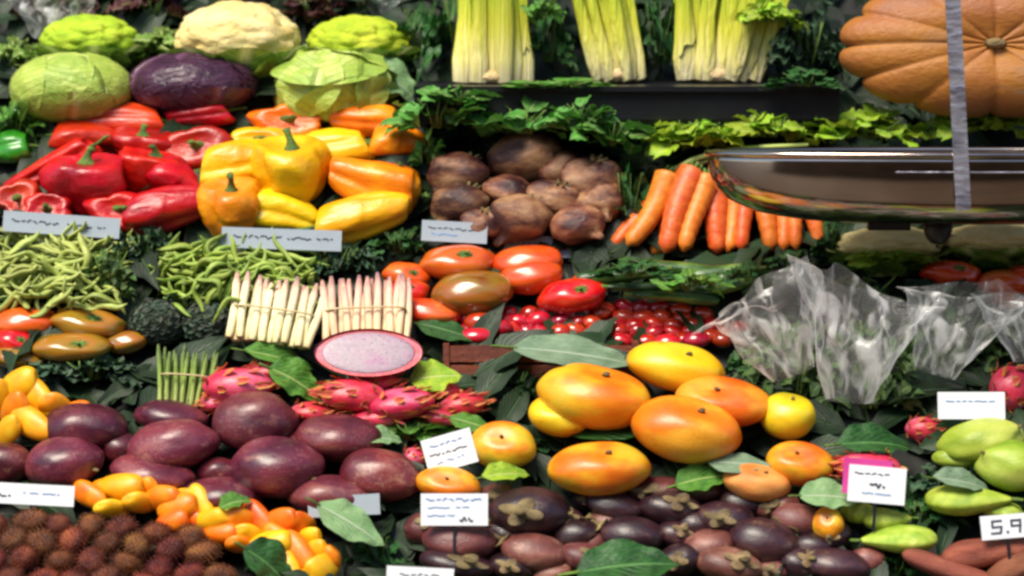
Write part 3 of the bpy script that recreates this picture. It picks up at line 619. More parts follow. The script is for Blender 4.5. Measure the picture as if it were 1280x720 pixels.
# --- loose leaves laid over the deck under everything
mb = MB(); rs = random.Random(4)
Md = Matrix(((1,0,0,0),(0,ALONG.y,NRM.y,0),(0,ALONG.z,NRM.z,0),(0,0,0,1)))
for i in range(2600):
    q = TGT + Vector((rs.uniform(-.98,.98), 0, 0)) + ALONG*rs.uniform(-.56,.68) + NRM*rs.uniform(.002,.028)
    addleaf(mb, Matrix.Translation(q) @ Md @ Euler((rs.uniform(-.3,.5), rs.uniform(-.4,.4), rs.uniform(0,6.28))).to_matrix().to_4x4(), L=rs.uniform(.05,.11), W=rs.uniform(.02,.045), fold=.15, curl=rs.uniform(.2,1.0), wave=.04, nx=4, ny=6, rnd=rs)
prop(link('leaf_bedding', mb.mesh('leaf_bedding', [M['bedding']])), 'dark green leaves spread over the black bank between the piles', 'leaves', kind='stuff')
# --- celery ledge
tl = depth(780, 128, .10); sc_ = pxm(tl)
tr = bpy.data.objects.new('ledge_tray', None); COL.objects.link(tr); c = at_depth(783, 128, tl); tr.location = c
prop(tr, 'long black plastic ledge carrying the three celery heads', 'tray')
W2 = 265*sc_
def lbox(name, co, m): b = MB(); b.add(*box(*co)); return link(name, b.mesh(name, [m], False), tr)
lbox('front_panel', (-W2, -.008, -.020, W2, 0, .014), M['tray']); lbox('rim', (-W2, -.016, .014, W2, .004, .020), M['tray']); lbox('shelf', (-W2, .004, .012, W2, .16, .0185), M['tray'])
lbox('base', (-W2, -.002, -.026, W2, .13, -.020), M['tray'])
for i, (x, wd, lab) in enumerate(((617, 108, 'straight upright celery head with pale yellow stalks, leftmost on the black ledge'), (752, 120, 'celery head leaning to the left, middle of the black ledge'), (908, 150, 'wide celery head fanning open to the right, nearest the pumpkin'))):
    t = tl+.055; hgt = 300; P(f'celery{i}', 'celery', lab, 'celery', x+(0,-12,36)[i], 103-hgt/2, wd*(1,1.15,1.4)[i], hgt, t=t, dep=75, group='celery heads on the black ledge')
# --- pumpkin
tp = depth(1235, 120, .12)
P('pumpkin', 'pumpkin', 'huge ribbed tan orange pumpkin turned face forward in the top right corner', 'pumpkin', 1236, 58, 376, 176, t=tp, dep=130)
# --- cauliflowers, romanesco, cabbages
P('roma', 'romanesco', 'yellow green romanesco head above the round green cabbage', 'romanesco', 112, 50, 128, 66, group='romanesco heads')
P('cauli', 'cauliflower', 'large cream cauliflower at the top between two romanesco heads', 'cauliflower', 297, 48, 158, 96)
P('roma', 'romanesco', 'bright lime romanesco head right of the cream cauliflower', 'romanesco', 448, 52, 132, 68, group='romanesco heads')
P('cabbage_green', 'cabbage', 'smooth round pale green cabbage above the red peppers', 'cabbage', 89, 110, 150, 88)
P('cabbage_purple', 'cabbage', 'dark purple cabbage between two green cabbages', 'cabbage', 240, 104, 160, 78)
P('cabbage_loose', 'cabbage', 'green cabbage with loose outer leaves above the yellow peppers', 'cabbage', 417, 108, 134, 82)
P('leaf_paleleaf1', 'cabbage_leaf', 'loose pale cabbage leaf curling at the right of the green cabbage', 'leaf', 495, 98, 80, 45, roll=20, lift=.03)
def leafies(rows):
    for r in rows:
        key, name, lab, cat, x, y, wd, hg = r[:8]; kw = r[8] if len(r) > 8 else {}
        P(key, name, lab, cat, x, y, wd, hg, **kw)
leafies([
 ('redleaf0','red_lettuce','dark red leaf lettuce left of the cream cauliflower top','lettuce',185,6,110,50),
 ('redleaf1','red_lettuce','dark red leaf lettuce right of the cream cauliflower top','lettuce',392,8,90,46),
 ('romagreens0','leafy_greens','leafy greens tucked between the first romanesco and the cream cauliflower','greens',205,55,110,45),
 ('romagreens1','leafy_greens','grey green leaves under the left romanesco head','greens',100,68,160,34),
 ('romagreens2','leafy_greens','green leaves wedged between the cauliflower and the loose green cabbage','greens',330,92,90,60),
 ('romagreens0','leafy_greens','green leaves at the far left edge beside the romanesco','greens',18,72,80,56),
 ('darkgreens0','dark_greens','dark green leaves behind the right romanesco beside the first celery','greens',525,45,90,90,{'lift':-.01}),
 ('greens0','leafy_greens','greens to the right of the lime romanesco','greens',495,70,70,40),
 ('darkgreens1','dark_greens','dark leaves between the first and second celery heads','greens',683,52,80,120,{'t':tl+.09}),
 ('darkgreens2','dark_greens','dark leaves between the second and third celery heads','greens',822,45,90,120,{'t':tl+.10}),
 ('kale0','kale','dark kale between the right hand celery and the pumpkin','kale',1010,55,120,120,{'t':tl+.08}),
 ('darkgreens0','dark_greens','dark leaves behind the leftmost celery head','greens',575,40,110,140,{'t':tl+.12}),
 ('darkgreens1','dark_greens','long dark leaves drooping over the right end of the black ledge','greens',1000,100,110,36,{'t':tl-.02}),
 ('greens1','leafy_greens','thin fringe of greens at the foot of the second celery','greens',700,104,150,14,{'t':tl+.0}),
 ('beetgreens0','beet_greens','broad beet leaves right of the orange peppers','greens',545,138,140,66,{'lift':.06}),
 ('beetgreens1','beet_greens','broad beet leaves directly above the beetroots','greens',655,146,150,60,{'lift':.06}),
 ('beetgreens2','beet_greens','beet leaves at the upper right of the beetroots','greens',765,168,120,56,{'lift':.06}),
 ('beetgreens0','beet_greens','small leaves between the yellow peppers and the beetroots','greens',535,185,50,60,{'lift':.03}),
 ('lettuce0','lettuce','frilly light green lettuce left of the scale pan','lettuce',865,172,130,56,{'lift':.05}),
 ('lettuce1','lettuce','frilly yellow green lettuce above the left rim of the scale pan','lettuce',965,160,140,54,{'lift':.05}),
 ('lettuce2','lettuce','frilly lettuce under the pumpkin left of the steel strap','lettuce',1090,156,150,56,{'lift':.05}),
 ('lettuce0','lettuce','frilly lettuce under the pumpkin at the right edge','lettuce',1225,152,140,50,{'lift':.05}),
 ('darkgreens2','dark_greens','dark leaves between the beetroots and the carrots','greens',785,250,80,100,{'lift':-.01}),
 ('greens2','leafy_greens','green leaves left of the red peppers under the pale cabbage','greens',22,150,80,60),
 ('kale1','kale','dark kale between the two heaps of beans','kale',178,310,110,60),
 ('kale2','kale','dark kale strip right of the green beans','kale',430,325,100,50),
 ('darkgreens0','dark_greens','dark leaves under the right end of the yellow peppers','greens',500,305,90,45),
 ('kale0','kale','dark kale left of the white asparagus','kale',245,380,120,60,{'lift':-.01}),
 ('darkgreens1','dark_greens','dark green leaves along the left under the pale beans','greens',60,372,150,36),
 ('kale1','kale','grey green leaves above the yellow kumquats at the left','kale',105,462,150,44),
 ('greens0','leafy_greens','leaves under the whole dragon fruits','greens',520,540,110,36),
 ('darkgreens2','dark_greens','dark leaves below the carrots','greens',750,322,70,26),
 ('darkgreens0','dark_greens','dark leaves right of the courgettes','greens',985,325,70,26),
 ('darkgreens1','dark_greens','dark leaves at the right end of the carrots','greens',1035,300,50,60),
 ('greens1','leafy_greens','green leaves under the right pale cauliflower','greens',1245,328,110,28),
 ('greens2','leafy_greens','green leaves under the middle pale cauliflower','greens',1110,328,130,24),
 ('herb0','herb_bunch','dark herb bunch in the left cellophane sleeve','herbs',990,462,160,126,{'lift':-.005,'dep':60}),
 ('herb1','herb_bunch','dark herb bunch in the middle cellophane sleeve','herbs',1085,462,150,136,{'lift':-.005,'dep':60}),
 ('herb2','herb_bunch','dark herb bunch in the right cellophane sleeve','herbs',1185,432,140,110,{'lift':-.005,'dep':60}),
 ('herb0','herb_bunch','dark herb bunch at the right edge beside the white tag','herbs',1262,425,90,70),
 ('herb1','herb_bunch','herb sprigs above the dark bunches, behind the cellophane','herbs',1060,380,160,80,{'lift':-.01}),
 ('herb2','herb_bunch','herb sprigs behind the right cellophane sleeve','herbs',1180,385,120,70,{'lift':-.01}),
 ('darkgreens2','dark_greens','dark leaves under the yellow fruit near the cellophane','greens',940,455,90,60,{'lift':-.01}),
 ('kale2','kale','grey green leaves above the green fruit at the right','kale',1180,595,110,40),
 ('darkgreens0','dark_greens','dark leaves around the green figs','greens',1150,640,150,50,{'lift':-.02}),
 ('darkgreens1','dark_greens','dark leaves at the lower right beside the sweet potatoes','greens',1110,705,120,50,{'lift':-.02}),
 ('darkgreens2','dark_greens','dark leaves at the bottom left of the mangosteens','greens',470,690,80,70,{'lift':-.01}),
 ('darkgreens0','dark_greens','dark leaves between the mangoes and the wooden crate','greens',640,485,90,60,{'lift':-.02}),
 ('darkgreens1','dark_greens','dark leaves between the middle mangoes','greens',690,560,120,50,{'lift':-.03}),
])
# --- peppers
def peps(rows, group, kind):
    for i, (k, x, y, wd, hg, roll, lab) in enumerate(rows):
        P(f'pepper_{kind if k[0] != "#" else k[1:4]}_{k.replace("#yel","").replace("#ora","")}', 'bell_pepper', lab, 'pepper', x, y, wd, hg, roll=roll, group=group, lift=RS.uniform(0,.012), dep=max(60, hg*1.1))
peps([
 ('side0',140,146,155,42,5,'long scarlet pepper topmost on the left of the red pile'),
 ('side1',250,142,90,34,-4,'short red pepper at the top right of the red pile under the purple cabbage'),
 ('side22',108,172,96,46,0,'red pepper second row left end of the red pile'),
 ('up1',178,182,84,44,6,'squat orange red pepper in the middle of the second row'),
 ('front2',246,184,94,52,-8,'broad red pepper at the right end of the second row'),
 ('side3',66,207,130,38,-24,'long dark red pepper slanting down on the left of the red pile'),
 ('up0',104,232,112,80,0,'large glossy red pepper with deep folds at the left front'),
 ('up3',192,218,90,60,10,'bright scarlet pepper right of the large folded one'),
 ('side22',222,226,80,50,25,'small orange red pepper leaning on the yellow pile'),
 ('front4',22,248,62,50,0,'light red pepper cut by the left edge'),
 ('front1',62,262,64,44,0,'small red pepper low behind the left price tag'),
 ('side24',205,264,120,60,-14,'very dark red pepper lowest at the right of the red pile'),
 ('front0',148,262,90,50,10,'red pepper with a dark hollow above the left price tag'),
], 'red bell peppers heaped below the cabbages', 'red')
peps([
 ('#orafront0',357,150,98,46,6,'orange pepper topmost at the left of the yellow pile'),
 ('#oraside1',458,150,104,46,8,'orange yellow pepper topmost at the right of the yellow pile'),
 ('#oraside22',498,180,80,54,0,'deep orange pepper at the right edge of the yellow pile'),
 ('side0',405,184,130,48,-3,'yellow pepper lying across the second row'),
 ('side21',300,204,112,62,-14,'bright yellow pepper at the left shoulder of the pile'),
 ('up2',362,218,104,94,0,'large lemon yellow pepper standing in the middle of the pile'),
 ('#oraside3',466,228,118,70,22,'orange pepper with a deep fold right of the lemon yellow one'),
 ('#oraup4',286,263,84,80,0,'orange yellow pepper upright at the lower left of the yellow pile'),
 ('side23',352,262,96,50,6,'yellow pepper low in the middle above the grey tag'),
 ('#yelside24',450,274,134,60,-16,'long golden pepper lowest at the right of the yellow pile'),
 ('#oraup1',500,240,54,60,0,'small orange pepper at the far right of the yellow pile'),
 ('front3',330,178,80,40,0,'small yellow pepper tucked behind the left shoulder'),
], 'yellow and orange bell peppers in one heap', 'yel')
P('pepper_grn_side0', 'bell_pepper', 'small green pepper at the left edge above the red pile', 'pepper', 10, 183, 66, 42)
P('pepper_grn_up0', 'bell_pepper', 'yellow green pepper just below the pale cabbage at the left edge', 'pepper', 30, 148, 50, 38)
# --- beetroots
rows = [(573,217,84,46,'tan topped beetroot at the upper left of the brown pile'),(656,196,100,56,'largest beetroot, at the top of the pile'),(737,226,88,50,'reddish beetroot at the right end of the top row'),(700,212,60,40,'small beetroot half hidden beside the largest one'),
 (575,256,80,46,'dark purple beetroot at the left of the middle row'),(635,240,70,36,'small brown beetroot in the middle of the pile'),(690,250,80,40,'very dark beetroot right of centre'),(748,252,70,44,'dark beetroot at the right of the middle row'),
 (650,274,90,54,'pale brown beetroot at the front centre of the pile'),(722,281,74,44,'round brown beetroot at the front right of the pile'),(600,282,60,36,'dark beetroot low at the front left above the grey tag')]
for i, (x, y, wd, hg, lab) in enumerate(rows): P(f'beet{i%4}', 'beetroot', lab, 'beetroot', x, y, wd*.95, hg*1.2, group='beetroots in the brown pile', lift=.02, roll=RS.uniform(-12,12), dep=58)
# --- carrots: tips down, crowns up
car = [(812,262,38,112,30),(792,285,32,74,34),(845,262,40,118,24),(828,290,30,64,22),(872,268,38,106,12),(893,268,38,104,8),(914,264,34,110,5),(934,262,34,112,2),(955,262,33,110,0),(976,263,32,108,-2),(996,263,30,106,-4),(1013,264,28,100,-6),(858,290,30,64,18),(904,294,28,54,6)]
for i, (x, y, wd, hg, roll) in enumerate(car):
    nm = ORD[i] if i < 12 else None
    lab = (f'orange carrot, {nm} counted from the left of the row' if nm else ('short carrot tip in front between the third and fifth carrots' if i == 12 else 'short carrot tip in front of the sixth and seventh carrots'))
    order = [1,0,3,2,4,5,6,7,8,9,10,11]
    if i < 12: lab = f'orange carrot, {ORD[order[i]]} counted from the left end of the carrot row'
    P(f'carrot{i%3}', 'carrot', lab, 'carrot', x, y, wd, hg, roll=roll, tilt=-24, dep=wd, group='orange carrots laid side by side', lift=.012 if i in (0,2,4) else .0)
# carrot tops: a pale stalk curving over the pan
mb = MB(); t0 = depth(880, 215, .05); cur = [at_depth(x, y, t0-.012) for x, y in ((822,226),(842,212),(865,200),(892,191),(925,186),(965,183),(1010,181))]
mb.add(*tube(cur, [.0025,.003,.0032,.003,.003,.0025,.002], 8)); mb.add(*tube([p+Vector((.004,.004,-.006)) for p in cur[:5]], [.002]*5, 6))
prop(link('carrot_stalk', mb.mesh('carrot_stalk', [M['lettuce']])), 'pale green leaf stalk arching from the carrots over the pan rim', 'stalk')
# --- pale cauliflowers at the right under the pan
P('cauli', 'cauliflower', 'pale cauliflower just below the middle of the scale pan', 'cauliflower', 1112, 306, 136, 48)
P('cauli', 'cauliflower', 'yellowish cauliflower below the pan at the right edge', 'cauliflower', 1243, 300, 130, 48)
# --- tomatoes
def many(rows, kinds, name, cat, group, **kw):
    for i, r in enumerate(rows):
        x, y, wd, hg, lab = r[:5]; k = r[5] if len(r) > 5 else kinds[i % len(kinds)]
        P(k, name, lab, cat, x, y, wd*(.95 if name == 'passion_fruit' else 1), hg*(1.07 if name == 'passion_fruit' else 1), group=group, roll=RS.uniform(-10,10), lift=kw.get('lift', .008), dep=kw.get('dep'))
many([(572,328,98,44,'broad orange red tomato topmost of the large tomatoes'),(658,328,92,42,'orange red tomato topmost on the right beside the tag'),(508,345,62,34,'small orange tomato at the upper left of the large tomatoes'),
 (664,346,80,44,'tomato with a green shoulder below the right topmost one'),(508,366,60,30,'red tomato low on the left next to the asparagus'),(590,366,104,54,'olive brown tomato with green flush in the middle of the red ones','kumato1'),
 (715,370,90,44,'orange tomato at the right end above the cherry tomatoes'),(538,391,78,34,'red tomato at the lower left front above the halved dragon fruit'),(735,358,50,30,'small orange red tomato behind the right end one')],
 ['tomato0','tomato1','tomato2','tomato3'], 'tomato', 'tomato', 'large tomatoes in the middle', lift=.012)
many([(32,403,84,38,'light red tomato at the left edge of the ripening row','tomato1'),(20,428,60,34,'orange tomato at the left edge in the lower row','tomato2'),(110,404,98,38,'olive and gold tomato to the right of the light red one','kumato0'),
 (88,434,110,36,'brown green tomato at the front of the ripening row','kumato2'),(158,428,56,28,'small tomato half red half green at the right end','kumato3'),(24,448,70,28,'dark brown tomato in shade at the left edge','kumato1')], ['tomato0'], 'tomato', 'tomato', 'ripening tomatoes at the left')
many([(1188,342,78,34,'orange tomato seen through the film at the right'),(1252,354,66,34,'bright orange red tomato at the right beside the cellophane'),(1282,350,50,36,'orange red tomato cut by the right edge'),(1266,376,60,26,'pinkish tomato under the bright one at the right edge')],
 ['tomato0','tomato1','tomato3'], 'tomato', 'tomato', 'tomatoes at the right edge')
# cherry tomatoes
n = 0
for r, (y, x0, x1) in enumerate(((384,690,860),(393,632,900),(404,585,920),(414,585,930),(425,780,915))):
    x = x0
    while x < x1:
        P(f'cherry{n%4}', 'cherry_tomato', 'small glossy red cherry tomato in the long punnet row below the big tomatoes', 'cherry tomato', x+RS.uniform(-4,4), y+RS.uniform(-3,3)+ (x-750)*.02, RS.uniform(25,33), RS.uniform(17,22), group='cherry tomatoes', roll=RS.uniform(-30,30), lift=.012); n += 1; x += RS.uniform(21,27)
for x, y, wd, hg in ((600,402,40,26),(624,410,36,24),(596,420,46,22),(870,425,34,22),(835,428,36,22)): P('cherry1', 'cherry_tomato', 'small glossy red cherry tomato in the long punnet row below the big tomatoes', 'cherry tomato', x, y, wd, hg, group='cherry tomatoes', lift=.02)
# crate holding them
tc_ = depth(650, 452, .03); cr = bpy.data.objects.new('wooden_crate', None); COL.objects.link(cr); cr.location = at_depth(640, 452, tc_); s = pxm(tc_)
prop(cr, 'low reddish brown wooden crate under the cherry tomatoes', 'crate')
def cbox(name, co):
    b = MB(); b.add(*box(*[v*s for v in co])); return link(name, b.mesh(name, [M['crate']], False), cr)
cbox('slat', (-78,-4,-24,150,4,-4)); cbox('slat', (-78,-4,0,150,4,20)); cbox('post', (-86,-6,-30,-78.5,60,24)); cbox('post', (150.5,-6,-30,158,60,24)); cbox('bottom', (-78,4.5,-24,150,60,-20))
# courgettes
for i, (x, y, wd, hg, roll, lab) in enumerate(((775,345,110,20,-4,'dark courgette at the left end'),(850,338,120,22,3,'long courgette topmost'),(905,343,90,24,-6,'fat yellow green courgette at the right end'),(820,357,120,20,5,'glossy dark courgette in the second row'),(892,362,100,20,-8,'courgette at the right of the second row'),(845,372,110,16,2,'thin dark courgette lowest, touching the cherry tomatoes'),(925,352,60,20,10,'short light green courgette beside the cellophane'))):
    P(f'courgette{i%4}', 'courgette', lab + ' of the courgette pile', 'courgette', x, y, wd, hg, roll=roll, dep=24, lift=.04, group='courgettes under the carrots')
# --- beans
def beans(n, box_, key, lab, group, seed, l0=55, l1=90, th=9):
    rs = random.Random(seed); x0, y0, x1, y1 = box_
    for i in range(n):
        u, v = rs.random(), rs.random(); x = x0+(x1-x0)*u; y = y0+(y1-y0)*v; d = 1-((x-(x0+x1)/2)/((x1-x0)/2))**2*.6
        P(f'{key}{i%4}', 'bean', lab, 'bean', x, y, rs.uniform(l0,l1)*.75, rs.uniform(18,28), dep=rs.uniform(14,24), roll=rs.choice((rs.uniform(-85,85), rs.uniform(-40,40))), yaw=rs.uniform(-40,40), tilt=rs.uniform(-30,10), lift=rs.uniform(.02,.06)*d, group=group)
beans(190, (-12,292,150,382), 'bean_p', 'slender pale green bean in the heap at the left edge', 'pale green beans', 3)
beans(160, (205,312,395,385), 'bean', 'slender green bean in the heap left of and behind the white asparagus', 'green beans', 5)
# --- asparagus
P('whiteasp', 'asparagus_bundle', 'bundle of creamy white asparagus at the left', 'asparagus', 346, 388, 122, 92, roll=8, tilt=-30, dep=22, lift=.035, group='white asparagus bundles')
P('pinkasp', 'asparagus_bundle', 'bundle of asparagus with pinkish tips above the halved dragon fruit', 'asparagus', 458, 386, 116, 92, roll=-2, tilt=-30, dep=22, lift=.035, group='white asparagus bundles')
P('greenasp', 'asparagus_bundle', 'small bundle of green asparagus standing above the passion fruits', 'asparagus', 232, 470, 78, 84, roll=4, tilt=-24, dep=30, lift=.01)
P('artichoke0', 'artichoke', 'dark artichoke left of the white asparagus', 'artichoke', 198, 402, 78, 58); P('artichoke1', 'artichoke', 'dark green artichoke touching the white asparagus', 'artichoke', 262, 404, 76, 60)
# --- dragon fruit
P('dragonhalf', 'halved_dragonfruit', 'halved dragon fruit showing pale seeded flesh inside a pink rind', 'dragon fruit', 461, 440, 134, 56, lift=.045, dep=52)
many([(308,482,110,62,'pink dragon fruit at the left behind the passion fruits'),(435,495,110,58,'pink dragon fruit directly below the halved one'),(508,503,110,54,'red and yellow green scaled dragon fruit in the middle of the row'),(584,506,76,44,'dark red dragon fruit at the right end of the row'),(268,505,60,34,'small red dragon fruit peeking above the passion fruits'),(345,463,80,34,'cream tipped dragon fruit under the green leaf at the upper left'),(472,478,90,36,'pink dragon fruit half hidden just under the halved one'),(545,490,70,36,'orange red dragon fruit behind the right end of the row'),(395,515,70,36,'deep pink dragon fruit right of the biggest passion fruit'),(480,522,84,34,'red dragon fruit lowest in the middle of the row'),(552,522,70,30,'yellow tipped dragon fruit lowest at the right')],
 ['dragon0','dragon1','dragon2'], 'dragonfruit', 'dragon fruit', 'whole dragon fruits behind the passion fruits', lift=.015)
P('dragon1', 'dragonfruit', 'magenta dragon fruit behind the tilted white tag', 'dragon fruit', 1078, 585, 110, 50, lift=.03); P('dragon2', 'dragonfruit', 'reddish purple dragon fruit cut by the right edge', 'dragon fruit', 1268, 485, 66, 80); P('dragon0', 'dragonfruit', 'small pink dragon fruit right of the orange fruits and green leaf', 'dragon fruit', 1160, 537, 58, 44)
P('dragon2', 'dragonfruit', 'small reddish dragon fruit tip under the folded white tag', 'dragon fruit', 520, 572, 40, 36)
P('leaf_lettuce0', 'leaf', 'bright green leaf right of the halved dragon fruit', 'leaf', 542, 468, 60, 46, roll=-30, lift=.03); P('leaf_midleaf1', 'leaf', 'dark green leaf between the two pink dragon fruits', 'leaf', 372, 474, 76, 44, roll=20, lift=.03)
P('leaf_midleaf2', 'leaf', 'thin green leaf arching below the white asparagus', 'leaf', 350, 445, 90, 26, roll=14, lift=.03)
# --- passion fruits
pas = [(106,534,116,56,'large passion fruit at the back left beside the yellow kumquats'),(214,522,100,40,'dull passion fruit in the middle of the back row'),(320,526,114,70,'biggest shiny passion fruit at the back under the pink dragon fruit'),(424,548,118,56,'brownish passion fruit at the back right'),
 (8,580,70,50,'passion fruit cut by the left edge'),(80,579,108,62,'round red brown passion fruit second from the left edge'),(218,556,124,60,'purple passion fruit in the centre of the pile'),(192,593,116,44,'flat looking passion fruit just behind the orange kumquats'),
 (275,590,60,34,'small passion fruit squeezed between two large ones'),(346,585,128,74,'large maroon passion fruit at the front centre with a soft highlight'),(478,594,112,60,'purple passion fruit at the right end next to the tag'),
 (278,619,108,42,'pinkish passion fruit lowest in the middle of the pile'),(414,619,120,46,'shiny passion fruit lowest on the right above the pale leaf'),(150,560,60,40,'dark passion fruit deep in the gap at the left'),(380,560,60,40,'dark passion fruit deep in the gap at the right')]
many(pas, ['passion0','passion1','passion2','passion3'], 'passion_fruit', 'passion fruit', 'maroon passion fruits in the left front pile', lift=.014)
# --- mangoes
man = [(845,459,126,60,'lemon yellow mango at the top of the pile','mango_y0'),(904,503,122,64,'orange mango tucked behind the front one','mango_o1'),(984,521,72,58,'yellow green mango at the right of the pile','mango_y2'),(700,520,80,54,'pale yellow mango mostly hidden at the left','mango_y1'),
 (742,497,146,78,'large yellow orange mango with green flecks at the left of the pile','mango2'),(858,537,140,82,'deep orange mango largest at the front of the pile','mango_o0'),(628,557,86,62,'small golden orange mango right of the folded tag','mango3'),(749,586,130,66,'golden mango with pink blush in front of the large ones','mango0'),
 (1000,580,86,56,'orange mango behind the peach coloured one','mango1'),(946,603,86,46,'peach coloured fruit between the mangoes and the green leaf','peach0'),(1035,655,40,46,'small orange fruit beside the mangosteens','mango3'),(560,605,84,44,'orange fruit behind the small white tag','mango_o3')]
many(man, [], 'mango', 'mango', 'mangoes heaped in the centre', lift=.025)
# --- mangosteens
mgs = [(662,640,122,60,'mangosteen',2,'big glossy mangosteen at the left under the golden mango'),(575,676,112,48,'mangosteen_b',1,'reddish brown mangosteen under the white tag'),(572,704,112,34,'mangosteen',0,'dark mangosteen at the bottom left'),(668,690,100,46,'mangosteen_b',3,'brown mangosteen in the second row'),
 (732,697,80,36,'mangosteen_b',0,'pinkish brown mangosteen at the bottom beside the leaf'),(768,632,90,40,'mangosteen',1,'dark mangosteen in front of the golden mango'),(790,668,96,44,'mangosteen',3,'blue black mangosteen in the middle'),(838,634,96,42,'mangosteen',0,'shiny grey black mangosteen in the top row'),
 (818,612,100,30,'mangosteen_b',2,'brown mangosteen behind the top row'),(905,648,92,42,'mangosteen',2,'mangosteen with a broad pale calyx right of centre'),(955,676,104,54,'mangosteen',1,'round dark purple mangosteen at the right of the middle row'),(885,683,80,42,'mangosteen_b',1,'brown mangosteen left of the round purple one'),
 (912,706,100,44,'mangosteen_b',0,'pinkish brown mangosteen at the bottom centre right'),(998,650,84,40,'mangosteen_b',3,'mangosteen with raised sepals beside the peach fruit'),(1045,706,104,40,'mangosteen',3,'purple mangosteen at the bottom right end'),(1000,705,70,40,'mangosteen',0,'dark mangosteen in the shade at the bottom right'),
 (720,668,70,40,'mangosteen',1,'small dark mangosteen between two brown ones'),(850,700,70,40,'mangosteen',2,'small dark mangosteen behind the green leaf'),(620,620,70,30,'mangosteen_b',2,'small brown mangosteen above the white tag'),(530,660,60,40,'mangosteen_b',0,'small mangosteen at the far left of the pile'),(1040,670,60,36,'mangosteen',2,'small mangosteen under the small orange fruit')]
mgs += [(705,652,60,36,'mangosteen',0,'small black mangosteen right of the big glossy one'),(632,668,64,36,'mangosteen',3,'small dark mangosteen just below the big glossy one'),(758,652,60,30,'mangosteen_b',1,'small tan flecked mangosteen between the top and middle rows'),
 (870,655,66,36,'mangosteen',3,'plum black mangosteen in the gap of the top row'),(928,628,70,32,'mangosteen',1,'dark mangosteen below the peach coloured fruit'),(970,632,70,32,'mangosteen_b',2,'brownish mangosteen behind the one with raised sepals'),(640,708,70,34,'mangosteen',2,'dark mangosteen at the bottom edge under the brown one'),
 (690,716,60,26,'mangosteen_b',1,'brown mangosteen cut by the bottom edge left of the leaf'),(738,676,56,30,'mangosteen_b',3,'tiny brown mangosteen left of the blue black one'),(845,668,60,34,'mangosteen',0,'tiny black mangosteen right of the blue black one'),(1015,682,64,34,'mangosteen',1,'dark mangosteen right of the round purple one'),(965,712,60,30,'mangosteen_b',2,'brown mangosteen at the bottom edge under the round purple one'),(1085,700,54,34,'mangosteen_b',1,'brown mangosteen at the extreme right of the pile'),(740,622,60,26,'mangosteen',2,'small mangosteen directly under the golden mango'),(880,615,60,24,'mangosteen_b',3,'small mangosteen in shade behind the top row')]
for i, (x, y, wd, hg, k, v, lab) in enumerate(mgs): P(f'{k}{v}', 'mangosteen', lab, 'mangosteen', x, y, wd*.86, hg*1.04, roll=RS.uniform(-15,15), lift=.012, group='mangosteens in the front pile')
# --- kumquats
def minis(rows, group, where):
    for i, (x, y, wd, hg, roll, k) in enumerate(rows): P(f'{k}{i%4}', 'kumquat', where[i], 'kumquat', x, y, wd*.74, hg*1.16, roll=roll, lift=.032, dep=wd*.55, group=group)
mw = ['yellow kumquat topmost at the back of the heap','orange kumquat at the left end beside the white tag','orange kumquat just right of the topmost one','kumquat with a green tint at the left front','amber kumquat in the middle of the top row','golden kumquat at the right of the top row',
 'yellow kumquat in the second row left','orange kumquat in the second row centre','small orange kumquat next to the green sprig','bright orange kumquat under the pinkish passion fruit','round orange kumquat near the pale leaf','orange kumquat at the right shoulder','yellow kumquat in the third row left',
 'golden kumquat third row right','orange kumquat third row far right','yellow kumquat lowest at the bottom edge','amber kumquat hidden over the brown rambutans','pale yellow kumquat squeezed behind the dark leaf',
 'orange kumquat wedged under the topmost yellow one','small yellow kumquat below the wedged orange one','yellow kumquat behind the left end one','orange kumquat beside the golden one in the top row','small yellow kumquat touching the flat passion fruit','yellow kumquat in the centre of the third row','yellow kumquat just above the bright orange one','orange kumquat under the right shoulder','yellow kumquat at the outer right of the third row','orange kumquat close to the last rambutan','orange kumquat at the lowest right corner of the heap','yellow kumquat next to the bottom edge right of the dark leaf']
minis([(152,608,84,34,8,'miniy'),(112,618,62,32,-6,'minio'),(200,622,80,34,10,'minio'),(140,636,60,26,0,'miniy'),(222,634,72,36,5,'minio'),(250,630,60,38,20,'miniy'),(262,652,76,34,-4,'miniy'),(300,652,64,36,0,'minio'),(276,666,66,28,6,'minio'),(322,646,60,34,10,'minio'),(350,652,70,36,4,'minio'),(375,656,54,34,0,'minio'),(338,680,80,34,0,'miniy'),(372,688,74,36,18,'minio'),(392,690,52,32,0,'miniy'),(402,710,52,36,-60,'miniy'),(216,652,60,30,0,'minio'),(360,706,60,30,30,'miniy'),
 (178,612,60,30,-10,'minio'),(175,628,60,28,0,'miniy'),(130,610,50,26,10,'miniy'),(238,645,54,28,-8,'minio'),(228,622,50,26,12,'miniy'),(310,668,56,28,10,'miniy'),(285,642,50,28,-10,'miniy'),(345,668,56,28,-6,'minio'),(385,672,48,28,10,'miniy'),(300,680,50,24,0,'minio'),(412,700,44,30,-40,'minio'),(385,708,50,28,10,'miniy')], 'yellow and orange kumquats at the lower left', [w_+' (lower left heap)' if False else w_ for w_ in mw])
minis([(24,482,70,44,0,'miniy'),(48,496,66,40,10,'miniy'),(18,512,60,42,-10,'minio'),(70,508,60,34,15,'miniy'),(96,514,50,28,10,'minio'),(40,528,80,38,0,'miniy'),(10,538,50,38,0,'miniy'),(4,495,40,40,0,'miniy')], 'yellow kumquats at the left edge',
 ['yellow kumquat topmost in the cluster at the left edge','yellow kumquat just right of the topmost in the left cluster','amber kumquat low at the left edge cluster','yellow kumquat right of centre in the left edge cluster','orange tipped kumquat at the right end of the left edge cluster','broad yellow kumquat lowest in the left edge cluster','yellow kumquat in the corner above the cut off passion fruit','yellow kumquat sliced by the left edge of the photo'])
